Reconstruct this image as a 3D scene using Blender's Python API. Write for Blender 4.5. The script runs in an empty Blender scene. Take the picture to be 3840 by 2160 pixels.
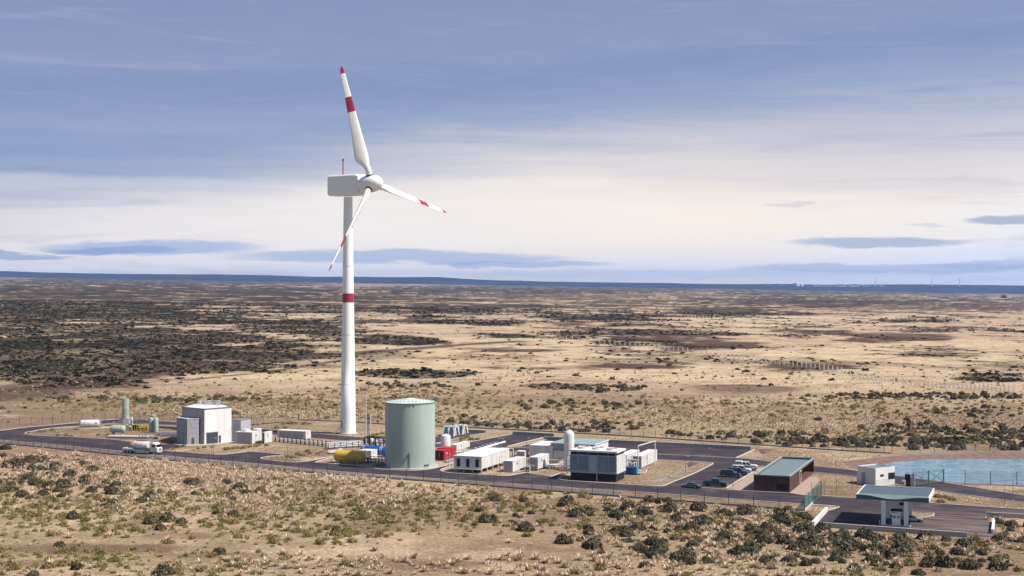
import bpy, bmesh, math, random
import numpy as np
from mathutils import Vector, Matrix
from mathutils.geometry import delaunay_2d_cdt
R = math.radians
rnd = random.Random(7)
sc = bpy.context.scene
C = sc.collection
# ------------------------------------------------------------------ camera, sky, sun, exposure
F, H, CX, Y0 = 5200.0, 50.0, 1920.0, 1066.0      # focal length in photo pixels, eye height, principal point, horizon row
cam = bpy.data.cameras.new('camera'); co = bpy.data.objects.new('camera', cam); C.objects.link(co)
cam.sensor_width = 36.0; cam.lens = 36.0 * F / 3840.0
cam.shift_y = -(1080.0 - Y0) / 3840.0
cam.clip_start = 1.0; cam.clip_end = 90000.0
co.location = (0, 0, H); co.rotation_euler = (R(90), 0, 0)
sc.camera = co
SUN_AZ, SUN_EL = 74.0, 52.0                       # degrees to the right of the direction from plant to camera
sd = Vector((math.sin(R(SUN_AZ)) * math.cos(R(SUN_EL)), -math.cos(R(SUN_AZ)) * math.cos(R(SUN_EL)), math.sin(R(SUN_EL))))
sl = bpy.data.lights.new('sun', 'SUN'); so = bpy.data.objects.new('sun', sl); C.objects.link(so)
sl.energy = 4.7; sl.angle = R(0.5); sl.color = (1.0, 0.915, 0.81)
so.rotation_euler = sd.to_track_quat('Z', 'Y').to_euler(); so.location = (60, -20, 200)
sc.view_settings.view_transform = 'Standard'; sc.view_settings.look = 'None'
sc.view_settings.exposure = 0.55; sc.view_settings.gamma = 1.0
sc.cycles.use_denoising = True
sc.cycles.max_bounces = 4; sc.cycles.diffuse_bounces = 2; sc.cycles.glossy_bounces = 2
sc.cycles.transparent_max_bounces = 6; sc.cycles.volume_bounces = 0
sc.cycles.sample_clamp_indirect = 4.0

def lin(r, g, b):
    f = lambda c: (c / 255 / 12.92) if c / 255 <= .04045 else ((c / 255 + .055) / 1.055) ** 2.4
    return (f(r), f(g), f(b))

wd = bpy.data.worlds.new('World'); sc.world = wd; wd.use_nodes = True
wt = wd.node_tree; N = wt.nodes; L = wt.links; N.clear()
def nn(t, **k):
    n = N.new(t)
    for a, b in k.items(): setattr(n, a, b)
    return n
def mth(op, a, b=None, c=None, clamp=False):
    n = nn('ShaderNodeMath', operation=op); n.use_clamp = clamp
    for i, v in enumerate((a, b, c)):
        if v is None: continue
        if isinstance(v, (int, float)): n.inputs[i].default_value = v
        else: L.new(v, n.inputs[i])
    return n.outputs[0]
def mixc(f, a, b):
    n = nn('ShaderNodeMix', data_type='RGBA'); n.clamp_factor = True
    if isinstance(f, (int, float)): n.inputs[0].default_value = f
    else: L.new(f, n.inputs[0])
    for i, v in ((6, a), (7, b)):
        if isinstance(v, tuple): n.inputs[i].default_value = (*v, 1)
        else: L.new(v, n.inputs[i])
    return n.outputs[2]
def sstep(v, a, b):
    n = nn('ShaderNodeMapRange', interpolation_type='SMOOTHSTEP'); L.new(v, n.inputs[0])
    n.inputs[1].default_value = a; n.inputs[2].default_value = b
    return n.outputs[0]
bg = nn('ShaderNodeBackground'); out = nn('ShaderNodeOutputWorld'); L.new(bg.outputs[0], out.inputs[0])
bg.inputs[1].default_value = 0.07
sky = nn('ShaderNodeTexSky', sky_type='NISHITA'); sky.sun_disc = False
sky.sun_elevation = R(SUN_EL); sky.sun_rotation = R(180 - SUN_AZ)
sky.air_density = 1.0; sky.dust_density = 0.6; sky.ozone_density = 2.0
tc = nn('ShaderNodeTexCoord'); sp = nn('ShaderNodeSeparateXYZ'); L.new(tc.outputs['Generated'], sp.inputs[0])
dx, dy, dz = sp.outputs
az = mth('ARCTAN2', dx, dy)                       # 0 straight ahead, right positive
el = mth('ARCSINE', dz)
def nz(ax, ey, detail=6, rough=.55, off=0.0, dist=0.0):
    cb = nn('ShaderNodeCombineXYZ')
    L.new(mth('MULTIPLY', az, ax), cb.inputs[0]); L.new(mth('MULTIPLY', el, ey), cb.inputs[1]); cb.inputs[2].default_value = off
    n = nn('ShaderNodeTexNoise'); n.inputs['Scale'].default_value = 1.0; n.inputs['Detail'].default_value = detail
    n.inputs['Roughness'].default_value = rough; n.inputs['Distortion'].default_value = dist
    L.new(cb.outputs[0], n.inputs['Vector'])
    return mth('SUBTRACT', n.outputs[0], .5)
n_big, n_mid, n_fine, n_str = nz(3.2, 11, 5, .5, 3.1, .4), nz(9, 40, 7, .6, 7.7, .6), nz(26, 190, 6, .6, 1.3, .5), nz(5.5, 75, 7, .6, 11.0, .8)
# cloud deck: thick grey-blue above, opening to a pale band lower down; the opening rises to the right
e2 = mth('ADD', el, mth('MULTIPLY', az, -.055))
e2 = mth('ADD', e2, mth('MULTIPLY', n_big, .038))
e2 = mth('ADD', e2, mth('MULTIPLY', n_str, .045))
e2 = mth('ADD', e2, mth('MULTIPLY', n_mid, .010))
rp = nn('ShaderNodeValToRGB'); L.new(mth('DIVIDE', e2, .24), rp.inputs[0]); cr = rp.color_ramp
stops = [(0.0, lin(232, 246, 276)), (.045, lin(240, 248, 270)), (.10, lin(250, 250, 258)), (.18, lin(248, 241, 242)), (.27, lin(226, 222, 230)),
         (.38, lin(190, 195, 214)), (.50, lin(156, 170, 203)), (.62, lin(133, 152, 193)), (.70, lin(141, 157, 193)), (.82, lin(137, 153, 190)), (1.0, lin(131, 148, 187))]
while len(cr.elements) < len(stops): cr.elements.new(.5)
for e, (p, c) in zip(cr.elements, stops): e.position = p; e.color = (*c, 1)
col = rp.outputs[0]
# soft streaks in the deck
col = mixc(mth('MULTIPLY', sstep(n_str, .02, .22), .42), col, lin(172, 178, 209))
col = mixc(mth('MULTIPLY', sstep(mth('MULTIPLY', n_mid, -1.0), .04, .25), .22), col, lin(112, 136, 190))
col = mixc(mth('MULTIPLY', sstep(n_fine, .02, .22), .16), col, lin(176, 184, 212))
col = mixc(mth('MULTIPLY', sstep(mth('MULTIPLY', n_fine, -1.0), .03, .25), .16), col, lin(112, 134, 182))
# warm glow behind the thin cloud low at the centre and right
def glow(px, py, rx, ry, k, c):
    global col
    a = mth('DIVIDE', mth('SUBTRACT', az, math.atan((px - CX) / F)), rx / F); b = mth('DIVIDE', mth('SUBTRACT', mth('ADD', el, mth('MULTIPLY', n_str, .03)), math.atan((Y0 - py) / F)), ry / F)
    d = mth('SQRT', mth('ADD', mth('MULTIPLY', a, a), mth('MULTIPLY', b, b)))
    col = mixc(mth('MULTIPLY', mth('SUBTRACT', 1.0, sstep(d, 0.0, 1.0)), k), col, c)
glow(2500, 810, 2300, 420, .95, lin(264, 251, 236))
glow(3100, 600, 1500, 260, .45, lin(206, 198, 212))
glow(1300, 850, 1700, 240, .75, lin(257, 250, 246))
# long flat clouds low over the horizon
def lens(px, py, rx, ry, strength, c, soft=.55):
    global col
    a = mth('DIVIDE', mth('SUBTRACT', az, math.atan((px - CX) / F)), rx / F)
    ecl = mth('SUBTRACT', mth('ADD', el, mth('MULTIPLY', n_mid, .012)), math.atan((Y0 - py) / F))
    ecl = mth('ADD', ecl, mth('MULTIPLY', n_fine, .007))
    b = mth('DIVIDE', ecl, ry / F)
    d = mth('ADD', mth('POWER', mth('ABSOLUTE', a), 2.0), mth('POWER', mth('ABSOLUTE', b), 2.0))
    m = mth('SUBTRACT', 1.0, sstep(d, 1 - soft, 1 + soft))
    col = mixc(mth('MULTIPLY', m, strength), col, c)
lens(60, 640, 1500, 75, .38, lin(112, 141, 193), .95)
lens(140, 560, 900, 50, .4, lin(122, 148, 197), .95)
lens(200, 700, 900, 26, .5, lin(215, 219, 234), .9)
lens(560, 935, 380, 26, .75, lin(160, 186, 230))
lens(420, 942, 220, 14, .6, lin(126, 156, 210))
lens(1500, 965, 600, 26, .75, lin(166, 190, 232))
lens(1950, 992, 330, 14, .6, lin(146, 176, 226))
lens(40, 968, 200, 12, .7, lin(140, 168, 216))
lens(3300, 915, 300, 20, .75, lin(160, 180, 218))
lens(3350, 1012, 560, 16, .65, lin(178, 197, 234))
lens(3740, 1000, 220, 16, .5, lin(160, 184, 228))
lens(2960, 775, 90, 9, .5, lin(205, 205, 220))
lens(3790, 835, 150, 18, .75, lin(150, 168, 205))
lens(3470, 850, 70, 6, .4, lin(200, 200, 218))
lens(2500, 1030, 900, 16, .4, lin(190, 212, 246))
# clear sky of the Sky Texture above and behind, the cloud sheet low in front
scl = nn('ShaderNodeVectorMath', operation='SCALE'); L.new(col, scl.inputs[0]); scl.inputs['Scale'].default_value = 9.8
blend = mth('MULTIPLY', mth('MULTIPLY', mth('SUBTRACT', 1.0, sstep(el, .26, .9)), sstep(dy, -.15, .45)), .94)
L.new(mixc(blend, sky.outputs[0], scl.outputs[0]), bg.inputs[0])

# ------------------------------------------------------------------ helpers
def W(px, py, z=0.0):
    D = F * (H - z) / (py - Y0)
    return Vector(((px - CX) / F * D, D, z))
def proj(p):
    return (CX + F * p[0] / p[1], Y0 + F * (H - p[2]) / p[1])
def tag(o, label=None, cat=None, group=None, kind=None):
    if label: o['label'] = label
    if cat: o['category'] = cat
    if group: o['group'] = group
    if kind: o['kind'] = kind
    return o
def thing(name, label, cat, loc=(0, 0, 0), rz=0.0, group=None):
    o = bpy.data.objects.new(name, None); C.objects.link(o)
    o.location = loc; o.rotation_euler = (0, 0, rz); o.empty_display_size = .5
    return tag(o, label, cat, group)
def dup(o, parent=None):
    c = o.copy(); C.objects.link(c)
    if parent: c.parent = parent
    for ch in list(o.children): dup(ch, c)
    return c
class MB:
    def __init__(s): s.v, s.f, s.m = [], [], []
    def add(s, vs, fs, m=0):
        b = len(s.v); s.v += [tuple(p) for p in vs]; s.f += [tuple(i + b for i in q) for q in fs]; s.m += [m] * len(fs); return s
    def box(s, x0, x1, y0, y1, z0, z1, m=0):
        return s.add([(x0, y0, z0), (x1, y0, z0), (x1, y1, z0), (x0, y1, z0), (x0, y0, z1), (x1, y0, z1), (x1, y1, z1), (x0, y1, z1)],
                     [(0, 3, 2, 1), (4, 5, 6, 7), (0, 1, 5, 4), (1, 2, 6, 5), (2, 3, 7, 6), (3, 0, 4, 7)], m)
    def prism(s, poly, z0, z1, m=0):
        n = len(poly)
        a = sum(poly[i][0] * poly[(i + 1) % n][1] - poly[(i + 1) % n][0] * poly[i][1] for i in range(n))
        if a < 0: poly = poly[::-1]
        return s.add([(p[0], p[1], z0) for p in poly] + [(p[0], p[1], z1) for p in poly],
                     [tuple(range(n))[::-1], tuple(range(n, 2 * n))] + [(i, (i + 1) % n, n + (i + 1) % n, n + i) for i in range(n)], m)
    def side(s, poly, y0, y1, m=0):               # polygon in x-z, extruded along y
        n = len(poly)
        a = sum(poly[i][0] * poly[(i + 1) % n][1] - poly[(i + 1) % n][0] * poly[i][1] for i in range(n))
        if a < 0: poly = poly[::-1]
        return s.add([(p[0], y0, p[1]) for p in poly] + [(p[0], y1, p[1]) for p in poly],
                     [tuple(range(n)), tuple(range(n, 2 * n))[::-1]] + [((i + 1) % n, i, n + i, n + (i + 1) % n) for i in range(n)], m)
    def lathe(s, prof, p=(0, 0, 0), ax=(0, 0, 1), seg=24, m=0, mats=None):   # prof: (radius, distance along ax)
        ax = Vector(ax).normalized(); q = ax.orthogonal().normalized(); r = ax.cross(q); p = Vector(p)
        vs, fs = [], []
        for (rad, h) in prof:
            for k in range(seg):
                t = 2 * math.pi * k / seg
                vs.append(p + ax * h + (q * math.cos(t) + r * math.sin(t)) * max(rad, 1e-4))
        ml = []
        for i in range(len(prof) - 1):
            for k in range(seg):
                k2 = (k + 1) % seg
                fs.append((i * seg + k, i * seg + k2, (i + 1) * seg + k2, (i + 1) * seg + k)); ml.append(mats[i] if mats else m)
        fs.append(tuple(range(seg))[::-1]); ml.append(ml[0])
        fs.append(tuple((len(prof) - 1) * seg + k for k in range(seg))); ml.append(ml[-2])
        s.add(vs, fs, m); s.m[-len(fs):] = ml
        return s
    def cyl(s, a, b, r, r2=None, seg=10, m=0):
        a, b = Vector(a), Vector(b); d = (b - a).length
        return s.lathe([(r, 0), (r if r2 is None else r2, d)], a, b - a, seg, m)
    def pipe(s, pts, r, seg=8, m=0):
        for a, b in zip(pts[:-1], pts[1:]): s.cyl(a, b, r, None, seg, m)
        return s
    def bar(s, a, b, w, h=None, m=0):             # square bar between two points
        a, b = Vector(a), Vector(b); ax = (b - a).normalized(); h = h or w
        q = (ax.cross(Vector((0, 0, 1)))); q = q.normalized() if q.length > 1e-4 else Vector((1, 0, 0)); r = q.cross(ax).normalized()
        vs = []
        for p in (a, b):
            for i, j in ((-1, -1), (1, -1), (1, 1), (-1, 1)): vs.append(p + q * (w / 2 * i) + r * (h / 2 * j))
        return s.add(vs, [(0, 3, 2, 1), (4, 5, 6, 7), (0, 1, 5, 4), (1, 2, 6, 5), (2, 3, 7, 6), (3, 0, 4, 7)], m)
    def capsule(s, a, b, r, seg=20, m=0, dome=.5):
        a, b = Vector(a), Vector(b); d = (b - a).length; pr = []
        for k in range(6):
            t = math.pi / 2 * k / 5; pr.append((r * math.sin(t), dome * r * (1 - math.cos(t))))
        pr += [(rr, d - h) for rr, h in pr[::-1]]
        return s.lathe(pr, a, b - a, seg, m)
    def build(s, name, mat, parent=None, smooth=False, bevel=0, xf=None):
        me = bpy.data.meshes.new(name); me.from_pydata(s.v, [], s.f)
        mats = mat if isinstance(mat, (list, tuple)) else [mat]
        for q in mats: me.materials.append(q)
        me.polygons.foreach_set('material_index', s.m)
        if smooth: me.shade_smooth(); 
        me.update()
        if smooth:
            try: me.set_sharp_from_angle(angle=R(40))
            except Exception: pass
        o = bpy.data.objects.new(name, me); C.objects.link(o)
        if parent: o.parent = parent
        if bevel:
            bv = o.modifiers.new('bevel', 'BEVEL'); bv.width = bevel; bv.segments = 2; bv.limit_method = 'ANGLE'; bv.angle_limit = R(35)
        return o

# ------------------------------------------------------------------ materials
def mat(name, c, rough=.6, metal=0.0, var=.10, scale=.7, bump=0.0, bscale=8.0, spec=.4, c2=None, streak=False):
    c = tuple(x * (.86 if min(c) > .6 else .80) for x in c)
    m = bpy.data.materials.new(name); m.use_nodes = True; t = m.node_tree; b = t.nodes['Principled BSDF']
    b.inputs['Roughness'].default_value = rough; b.inputs['Metallic'].default_value = metal; b.inputs['Specular IOR Level'].default_value = spec
    g = t.nodes.new('ShaderNodeNewGeometry')
    src = g.outputs['Position']
    if streak:
        mp = t.nodes.new('ShaderNodeMapping'); mp.inputs['Scale'].default_value = (1, 1, .12); t.links.new(src, mp.inputs[0]); src = mp.outputs[0]
    n = t.nodes.new('ShaderNodeTexNoise'); n.inputs['Scale'].default_value = scale; n.inputs['Detail'].default_value = 6; n.inputs['Roughness'].default_value = .65
    t.links.new(src, n.inputs['Vector'])
    r = t.nodes.new('ShaderNodeValToRGB'); r.color_ramp.elements[0].position = .3; r.color_ramp.elements[1].position = .7
    lo = c2 or tuple(max(0, x * (1 - var * 1.6)) for x in c); hi = tuple(min(1, x * (1 + var)) for x in c)
    r.color_ramp.elements[0].color = (*lo, 1); r.color_ramp.elements[1].color = (*hi, 1)
    t.links.new(n.outputs[0], r.inputs[0]); t.links.new(r.outputs[0], b.inputs['Base Color'])
    if bump:
        n2 = t.nodes.new('ShaderNodeTexNoise'); n2.inputs['Scale'].default_value = bscale; n2.inputs['Detail'].default_value = 4
        t.links.new(g.outputs['Position'], n2.inputs['Vector'])
        bp = t.nodes.new('ShaderNodeBump'); bp.inputs['Strength'].default_value = bump; bp.inputs['Distance'].default_value = .2
        t.links.new(n2.outputs[0], bp.inputs['Height']); t.links.new(bp.outputs[0], b.inputs['Normal'])
    return m
M = {}
def defm(k, *a, **kw): M[k] = mat(k, *a, **kw)
defm('shade_grey_clad', (.47, .45, .50), .8, 0, .22, 1.6, bump=.2, bscale=5)  # mottled grey wall finish, darkened so the walls' shade sits in the colour
defm('panel_shade_blue', (.44, .49, .56), .5, 0, .08, .8, streak=True)  # blue-grey version of the white panels, shade painted into front and frames
defm('column_white', (.93, .93, .93), .5, 0, .03, .5)
defm('tank_roof', (.62, .70, .64), .6, 0, .1, .4)
defm('white_paint', (.78, .78, .79), .5, 0, .08, .6, streak=True)
defm('turbine_white', (.97, .97, .97), .4, 0, .03, .12)
defm('panel_white', (.70, .70, .70), .55, 0, .16, .9, streak=True)
defm('panel_grey', (.40, .42, .45), .5, 0, .08, .8, streak=True)
defm('roof_white', (.76, .75, .74), .6, 0, .06, .5)
defm('roof_pale', (.30, .42, .42), .5, 0, .10, .6)
defm('roof_teal', (.19, .25, .27), .5, 0, .10, .6)
defm('roof_slate', (.085, .13, .17), .55, 0, .08, .8)
defm('red_paint', (.40, .028, .085), .45, 0, .08, .6)
defm('mast_red', (.80, .03, .09), .45, 0, .05, .6)
defm('container_red', (.55, .02, .03), .5, 0, .12, .8, streak=True)
defm('dark_red', (.10, .008, .01), .7, 0, .2, .8)
defm('tank_green', (.45, .55, .50), .5, 0, .09, .3, streak=True)
defm('vessel_green', (.42, .52, .44), .5, 0, .06, .8, streak=True)
defm('yellow_paint', (.80, .48, .07), .45, 0, .10, .7)
defm('pipe_yellow', (.66, .50, .12), .5, 0, .15, 1.5)
defm('blue_paint', (.012, .12, .42), .4, 0, .10, .7)
defm('bright_blue', (.03, .30, .55), .4, 0, .10, 1.2)
defm('steel', (.55, .57, .60), .35, .7, .12, 1.5)
defm('pipe_white', (.72, .73, .74), .4, 0, .08, 1.5)
defm('dark_steel', (.035, .035, .042), .55, .2, .2, 1.5)
defm('grey_steel', (.20, .22, .24), .5, .3, .15, 1.5)
defm('fence_grey', (.10, .12, .135), .6, .2, .1, 1.5)
defm('gate_teal', (.10, .24, .25), .5, .1, .12, 1.2)
defm('window_dark', (.012, .012, .018), .15, 0, .2, 1.0, spec=.6)
defm('glass_dark', (.02, .025, .03), .08, 0, .1, 1.0, spec=.7)
defm('door_grey', (.055, .065, .085), .55, 0, .12, 1.0)
defm('door_brown', (.13, .10, .10), .6, 0, .12, 1.0)
defm('louver', (.35, .41, .53), .55, .1, .12, 1.5)
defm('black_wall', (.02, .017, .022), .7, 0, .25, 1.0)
defm('wood_clad', (.135, .066, .055), .7, 0, .25, 1.6, streak=True)
defm('stone_clad', (.40, .39, .43), .85, 0, .25, 3.0, bump=.3, bscale=6)
defm('concrete', (.50, .47, .46), .85, 0, .14, .8, bump=.1)
defm('concrete_wall', (.42, .41, .43), .85, 0, .12, .7, bump=.1)
defm('plinth_concrete', (.27, .29, .31), .85, 0, .14, .8)
defm('kerb_stone', (.62, .56, .54), .85, 0, .12, .9)
defm('tyre', (.012, .012, .013), .85, 0, .2, 3)
defm('rim', (.6, .6, .62), .3, .8, .1, 3)
defm('chrome', (.7, .7, .72), .2, .9, .1, 3)
defm('tail_red', (.45, .01, .015), .3, 0, .1, 3)
defm('lamp_glass', (.8, .8, .78), .2, 0, .05, 3)
defm('screen_teal', (.08, .42, .42), .3, 0, .1, 3)
defm('rubber_black', (.01, .01, .01), .6, 0, .2, 3)
defm('post_white', (.80, .74, .66), .8, 0, .12, 1.0)
defm('gravel', (.20, .155, .135), .95, 0, .55, 1.6, bump=.8, bscale=3.0)
defm('paving', (.42, .32, .26), .9, 0, .08, .6)
defm('bank_soil', (.235, .145, .125), .95, 0, .35, .5, bump=.5, bscale=2.0)
defm('rubble', (.12, .075, .075), .95, 0, .6, 1.2, bump=1.0, bscale=2.0)
# ------------------------------------------------------------------ terrain
def hash2(i, j, s):
    h = (i.astype(np.int64) * 374761393 + j.astype(np.int64) * 668265263 + s * 1274126177) & 0x7fffffff
    h = ((h ^ (h >> 13)) * 1274126177) & 0x7fffffff
    return ((h ^ (h >> 16)) & 0xffff) / 65535.0
def vnoise(x, y, s):
    i, j = np.floor(x), np.floor(y); u, v = x - i, y - j
    u = u * u * (3 - 2 * u); v = v * v * (3 - 2 * v)
    a, b, c, d = hash2(i, j, s), hash2(i + 1, j, s), hash2(i, j + 1, s), hash2(i + 1, j + 1, s)
    return (a * (1 - u) + b * u) * (1 - v) + (c * (1 - u) + d * u) * v
def fbm(x, y, s, octs=5, gain=.5):
    t, a, n = 0, 1.0, 0
    for k in range(octs):
        t = t + a * vnoise(x * 2 ** k + 17.3 * k, y * 2 ** k - 9.1 * k, s + k); n += a; a *= gain
    return t / n - .5
def sstp(v, a, b):
    t = np.clip((v - a) / (b - a), 0, 1); return t * t * (3 - 2 * t)
def zt(X, Y):                                     # height of the land: flat round the plant, the far plain tilts a little
    X = np.asarray(X, float); Y = np.asarray(Y, float)
    t = sstp(Y, 500, 1000)
    z = t * (-.0161 * X + .0022 * (Y - 500))
    z = z + sstp(Y, 560, 1600) * fbm(X / 160., Y / 160., 91, 3) * (3.0 + np.clip(Y, 0, 6000) / 1500.)
    return z
def WT(px, py):                                   # photo pixel to the point of the land it shows
    D = F * H / max(py - Y0, 6)
    for _ in range(40):
        z = float(zt((px - CX) / F * D, D)); D = .5 * D + .5 * min(F * max(H - z, 1.0) / max(py - Y0, 3), 12000)
    return Vector(((px - CX) / F * D, D, float(zt((px - CX) / F * D, D))))
rows_y = np.concatenate([np.linspace(Y0 + 2600, Y0 + 1130, 40), np.linspace(Y0 + 1120, Y0 + 380, 240), np.linspace(Y0 + 378, Y0 + 26, 210), np.linspace(Y0 + 25, Y0 + 13, 22)])
Ds = F * H / (rows_y - Y0)
tans = np.concatenate([np.linspace(-2.2, -.52, 60), np.linspace(-.50, .50, 620), np.linspace(.52, 2.2, 60)])
GX = (Ds[:, None] * tans[None, :]); GY = np.repeat(Ds[:, None], len(tans), 1)
GZ = zt(GX, GY)
PX = CX + F * GX / GY; PY = Y0 + F * (H - GZ) / GY
# painted patches: where the photo shows dark scrub, red-brown heath, yellow grass (photo-pixel ellipses taken down to the land)
DARK = [(250, 1265, 900, 190, .86), (500, 1105, 1000, 50, .95), (1500, 1150, 800, 40, .55), (2600, 1160, 900, 40, .42), (3300, 1110, 700, 40, .5), (640, 1055, 800, 20, 1.0), (330, 1160, 520, 26, 1.2), (150, 1212, 230, 20, 1.0), (480, 1237, 300, 36, 1.0), (1030, 1222, 270, 22, .9), (560, 1325, 590, 52, 1.15), (1040, 1300, 130, 25, .8),
        (300, 1412, 340, 36, .9), (60, 1390, 220, 50, .8), (1700, 1160, 430, 24, 1.0), (2250, 1190, 330, 18, .9), (1790, 1212, 210, 12, 1.0), (1450, 1278, 190, 18, 1.2), (1900, 1262, 100, 9, .8),
        (1550, 1400, 220, 17, 1.2), (2080, 1450, 120, 14, .5), (2250, 1247, 300, 13, .9), (3430, 1200, 150, 12, .9), (3700, 1245, 260, 10, .6), (3200, 1092, 760, 16, .9), (2000, 1085, 800, 16, 1.0),
        (1000, 1110, 700, 26, .7), (200, 1105, 400, 24, .8), (3720, 1412, 150, 22, .6), (2700, 1170, 240, 14, .8), (2650, 1250, 200, 8, .8), (2400, 1283, 180, 14, .6), (2100, 1250, 60, 8, .7)]
RED = [(2650, 1290, 200, 26, 1.0), (2450, 1270, 250, 26, .9), (3340, 1266, 210, 20, 1.1), (3540, 1328, 210, 10, .9), (3230, 1138, 330, 16, .9), (3030, 1378, 190, 18, .9), (1930, 1313, 190, 11, 1.0), (2760, 1462, 240, 18, .8),
       (2400, 1360, 200, 26, .5), (1100, 1150, 300, 14, .7), (2300, 1215, 260, 14, .7), (3500, 1230, 250, 12, .6), (250, 1440, 300, 18, .6), (3060, 1240, 200, 18, .7), (2000, 1385, 250, 12, .5), (2950, 1130, 300, 14, .6), (3650, 1150, 260, 14, .6)]
TAN = [(1900, 1340, 760, 70, 1.0), (2700, 1390, 700, 40, .9), (900, 1200, 620, 13, 1.2), (1090, 1268, 250, 16, 1.2), (1000, 1400, 300, 26, .9), (1900, 1220, 300, 12, .8), (1750, 1350, 500, 34, 1.0), (3300, 1330, 560, 40, .9), (3000, 1195, 560, 13, .8), (2900, 1220, 700, 10, .7), (120, 1265, 140, 14, .8), (3600, 1290, 300, 24, .7), (3100, 1440, 500, 30, .5)]
def patch(lst, sd_):
    wob = fbm(GX / 60., GY / 60., sd_, 5, .6)
    a = np.zeros_like(GX)
    for (cx, cy, rx, ry, s) in lst:
        d = ((PX - cx) / rx) ** 2 + ((PY - cy) / ry) ** 2
        a = np.maximum(a, s * np.clip(1.25 - d * .8, 0, 1))
    return a, wob
dk, w1 = patch(DARK, 11); rd, w2 = patch(RED, 23); tn, w3 = patch(TAN, 37)
far = sstp(GY, 560, 760)
nb = fbm(GX / 240., GY / 240., 5, 6, .58); ns = fbm(GX / 42., GY / 42., 61, 5, .62); nf = fbm(GX / 11., GY / 11., 71, 4, .65); nm = fbm(GX / 95., GY / 130., 51, 5, .6)
def over(c, colr, a): return c * (1 - a[..., None]) + np.array(colr) * a[..., None]
c = np.zeros(GX.shape + (3,)) + np.array((.40, .302, .195))
c = over(c, (.25, .168, .115), sstp(nb + .5 * ns, .02, .20) * .8)                 # bare brown earth
c = over(c, (.54, .41, .285), sstp(ns + .6 * nf, .05, .22) * .7)                 # dry grass
for (cx, cy, rx, ry, s) in [(300, 2060, 430, 22, .9), (720, 2010, 200, 12, .5), (760, 2085, 230, 14, .8), (1500, 2120, 260, 22, .7), (2000, 2150, 300, 10, .4), (100, 2110, 200, 10, .6), (1850, 1462, 160, 8, .7), (3200, 1600, 400, 6, .3)]:
    d = ((PX - cx) / rx) ** 2 + ((PY - cy) / ry) ** 2
    c = over(c, (.190, .115, .082), np.clip((1.3 - d + 3 * nf) , 0, 1) * s)
fc = np.zeros_like(c) + np.array((.55, .41, .285))                                   # the far plain
fc = over(fc, (.61, .475, .33), sstp(nm, -.02, .2))
fc = over(fc, (.30, .20, .13), sstp(ns + .4 * nf, .06, .26) * .75)
fc = over(fc, (.63, .49, .325), np.clip(tn * 1.6 + 2.0 * w3 - .05, 0, 1) * .9)
fc = over(fc, (.090, .048, .04), np.clip((rd - .34 + 2.2 * w2 + .9 * nf) * 2.6, 0, 1) * np.clip(rd * 4, 0, 1) * .95)
dmask = np.clip((dk - .34 + 1.7 * w1 + 1.7 * nm + .8 * nf) * 3.2, 0, 1) * np.clip(dk * 4, 0, 1)
side_ = np.clip((PX - 1000) / 1800, 0, 1)
gen = np.clip((nm + .7 * ns + .6 * nf - (-.05 + .09 * side_) * (1 - sstp(GY, 1800, 4500)) + .20 * sstp(GY, 1800, 4000)) * 9.0, 0, 1) * sstp(GY, 700, 1100) * (1 - .6 * sstp(GY, 5500, 9500))
hue = sstp(fbm(GX / 130., GY / 200., 141, 4), -.08, .10)
fc = over(fc, (.045, .038, .028), gen * .9 * (1 - hue)); fc = over(fc, (.095, .055, .044), gen * .85 * hue)
h2 = sstp(fbm(GX / 70., GY / 110., 181, 4), -.12, .12)
fc = over(fc, (.024, .025, .017), dmask * .95 * (1 - h2)); fc = over(fc, (.040, .031, .022), dmask * .9 * h2)
c = over(c, (0, 0, 0), far) + fc * far[..., None]
def polyd(pts):                                   # distance in metres to a track drawn over the land
    P = [WT(*p) for p in pts]; d = np.full(GX.shape, 1e9)
    for a, b in zip(P[:-1], P[1:]):
        ux, uy = b.x - a.x, b.y - a.y; l2 = ux * ux + uy * uy
        t = np.clip(((GX - a.x) * ux + (GY - a.y) * uy) / l2, 0, 1)
        d = np.minimum(d, np.hypot(GX - a.x - t * ux, GY - a.y - t * uy))
    return d
for pts, wdt in (([(-300, 1514), (0, 1480), (300, 1440)], 26.0), ([(200, 1452), (400, 1424), (900, 1352), (1280, 1327)], 16.0), ([(1280, 1327), (1700, 1295), (1950, 1280)], 9.0), ([(700, 1425), (1000, 1395), (1280, 1352)], 3.0)):
    c = over(c, (.10, .066, .052), np.clip(1.6 - polyd(pts) / wdt + 1.2 * nf, 0, 1) * .92)
c *= .80 * (1 + .35 * nf)[..., None]
gm = bpy.data.meshes.new('ground')
nr, nc = GX.shape
V = np.stack([GX, GY, GZ], -1).reshape(-1, 3)
idx = np.arange(nr * nc).reshape(nr, nc)
Q = np.stack([idx[:-1, :-1], idx[:-1, 1:], idx[1:, 1:], idx[1:, :-1]], -1).reshape(-1, 4)
def np_mesh(me, V, Q, k=4):
    me.vertices.add(len(V)); me.vertices.foreach_set('co', V.astype(np.float32).ravel())
    me.loops.add(len(Q) * k); me.loops.foreach_set('vertex_index', Q.astype(np.int32).ravel())
    me.polygons.add(len(Q)); me.polygons.foreach_set('loop_start', np.arange(0, len(Q) * k, k, dtype=np.int32))
    me.update(calc_edges=True)
np_mesh(gm, V, Q); gm.shade_smooth()
ca = gm.color_attributes.new('soil', 'FLOAT_COLOR', 'POINT')
ca.data.foreach_set('color', np.concatenate([np.clip(c, 0, 1).reshape(-1, 3), far.reshape(-1, 1)], 1).astype(np.float32).ravel())
m = bpy.data.materials.new('dry_ground'); m.use_nodes = True; t = m.node_tree; b = t.nodes['Principled BSDF']; b.inputs['Roughness'].default_value = 1.0; b.inputs['Specular IOR Level'].default_value = .05
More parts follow.
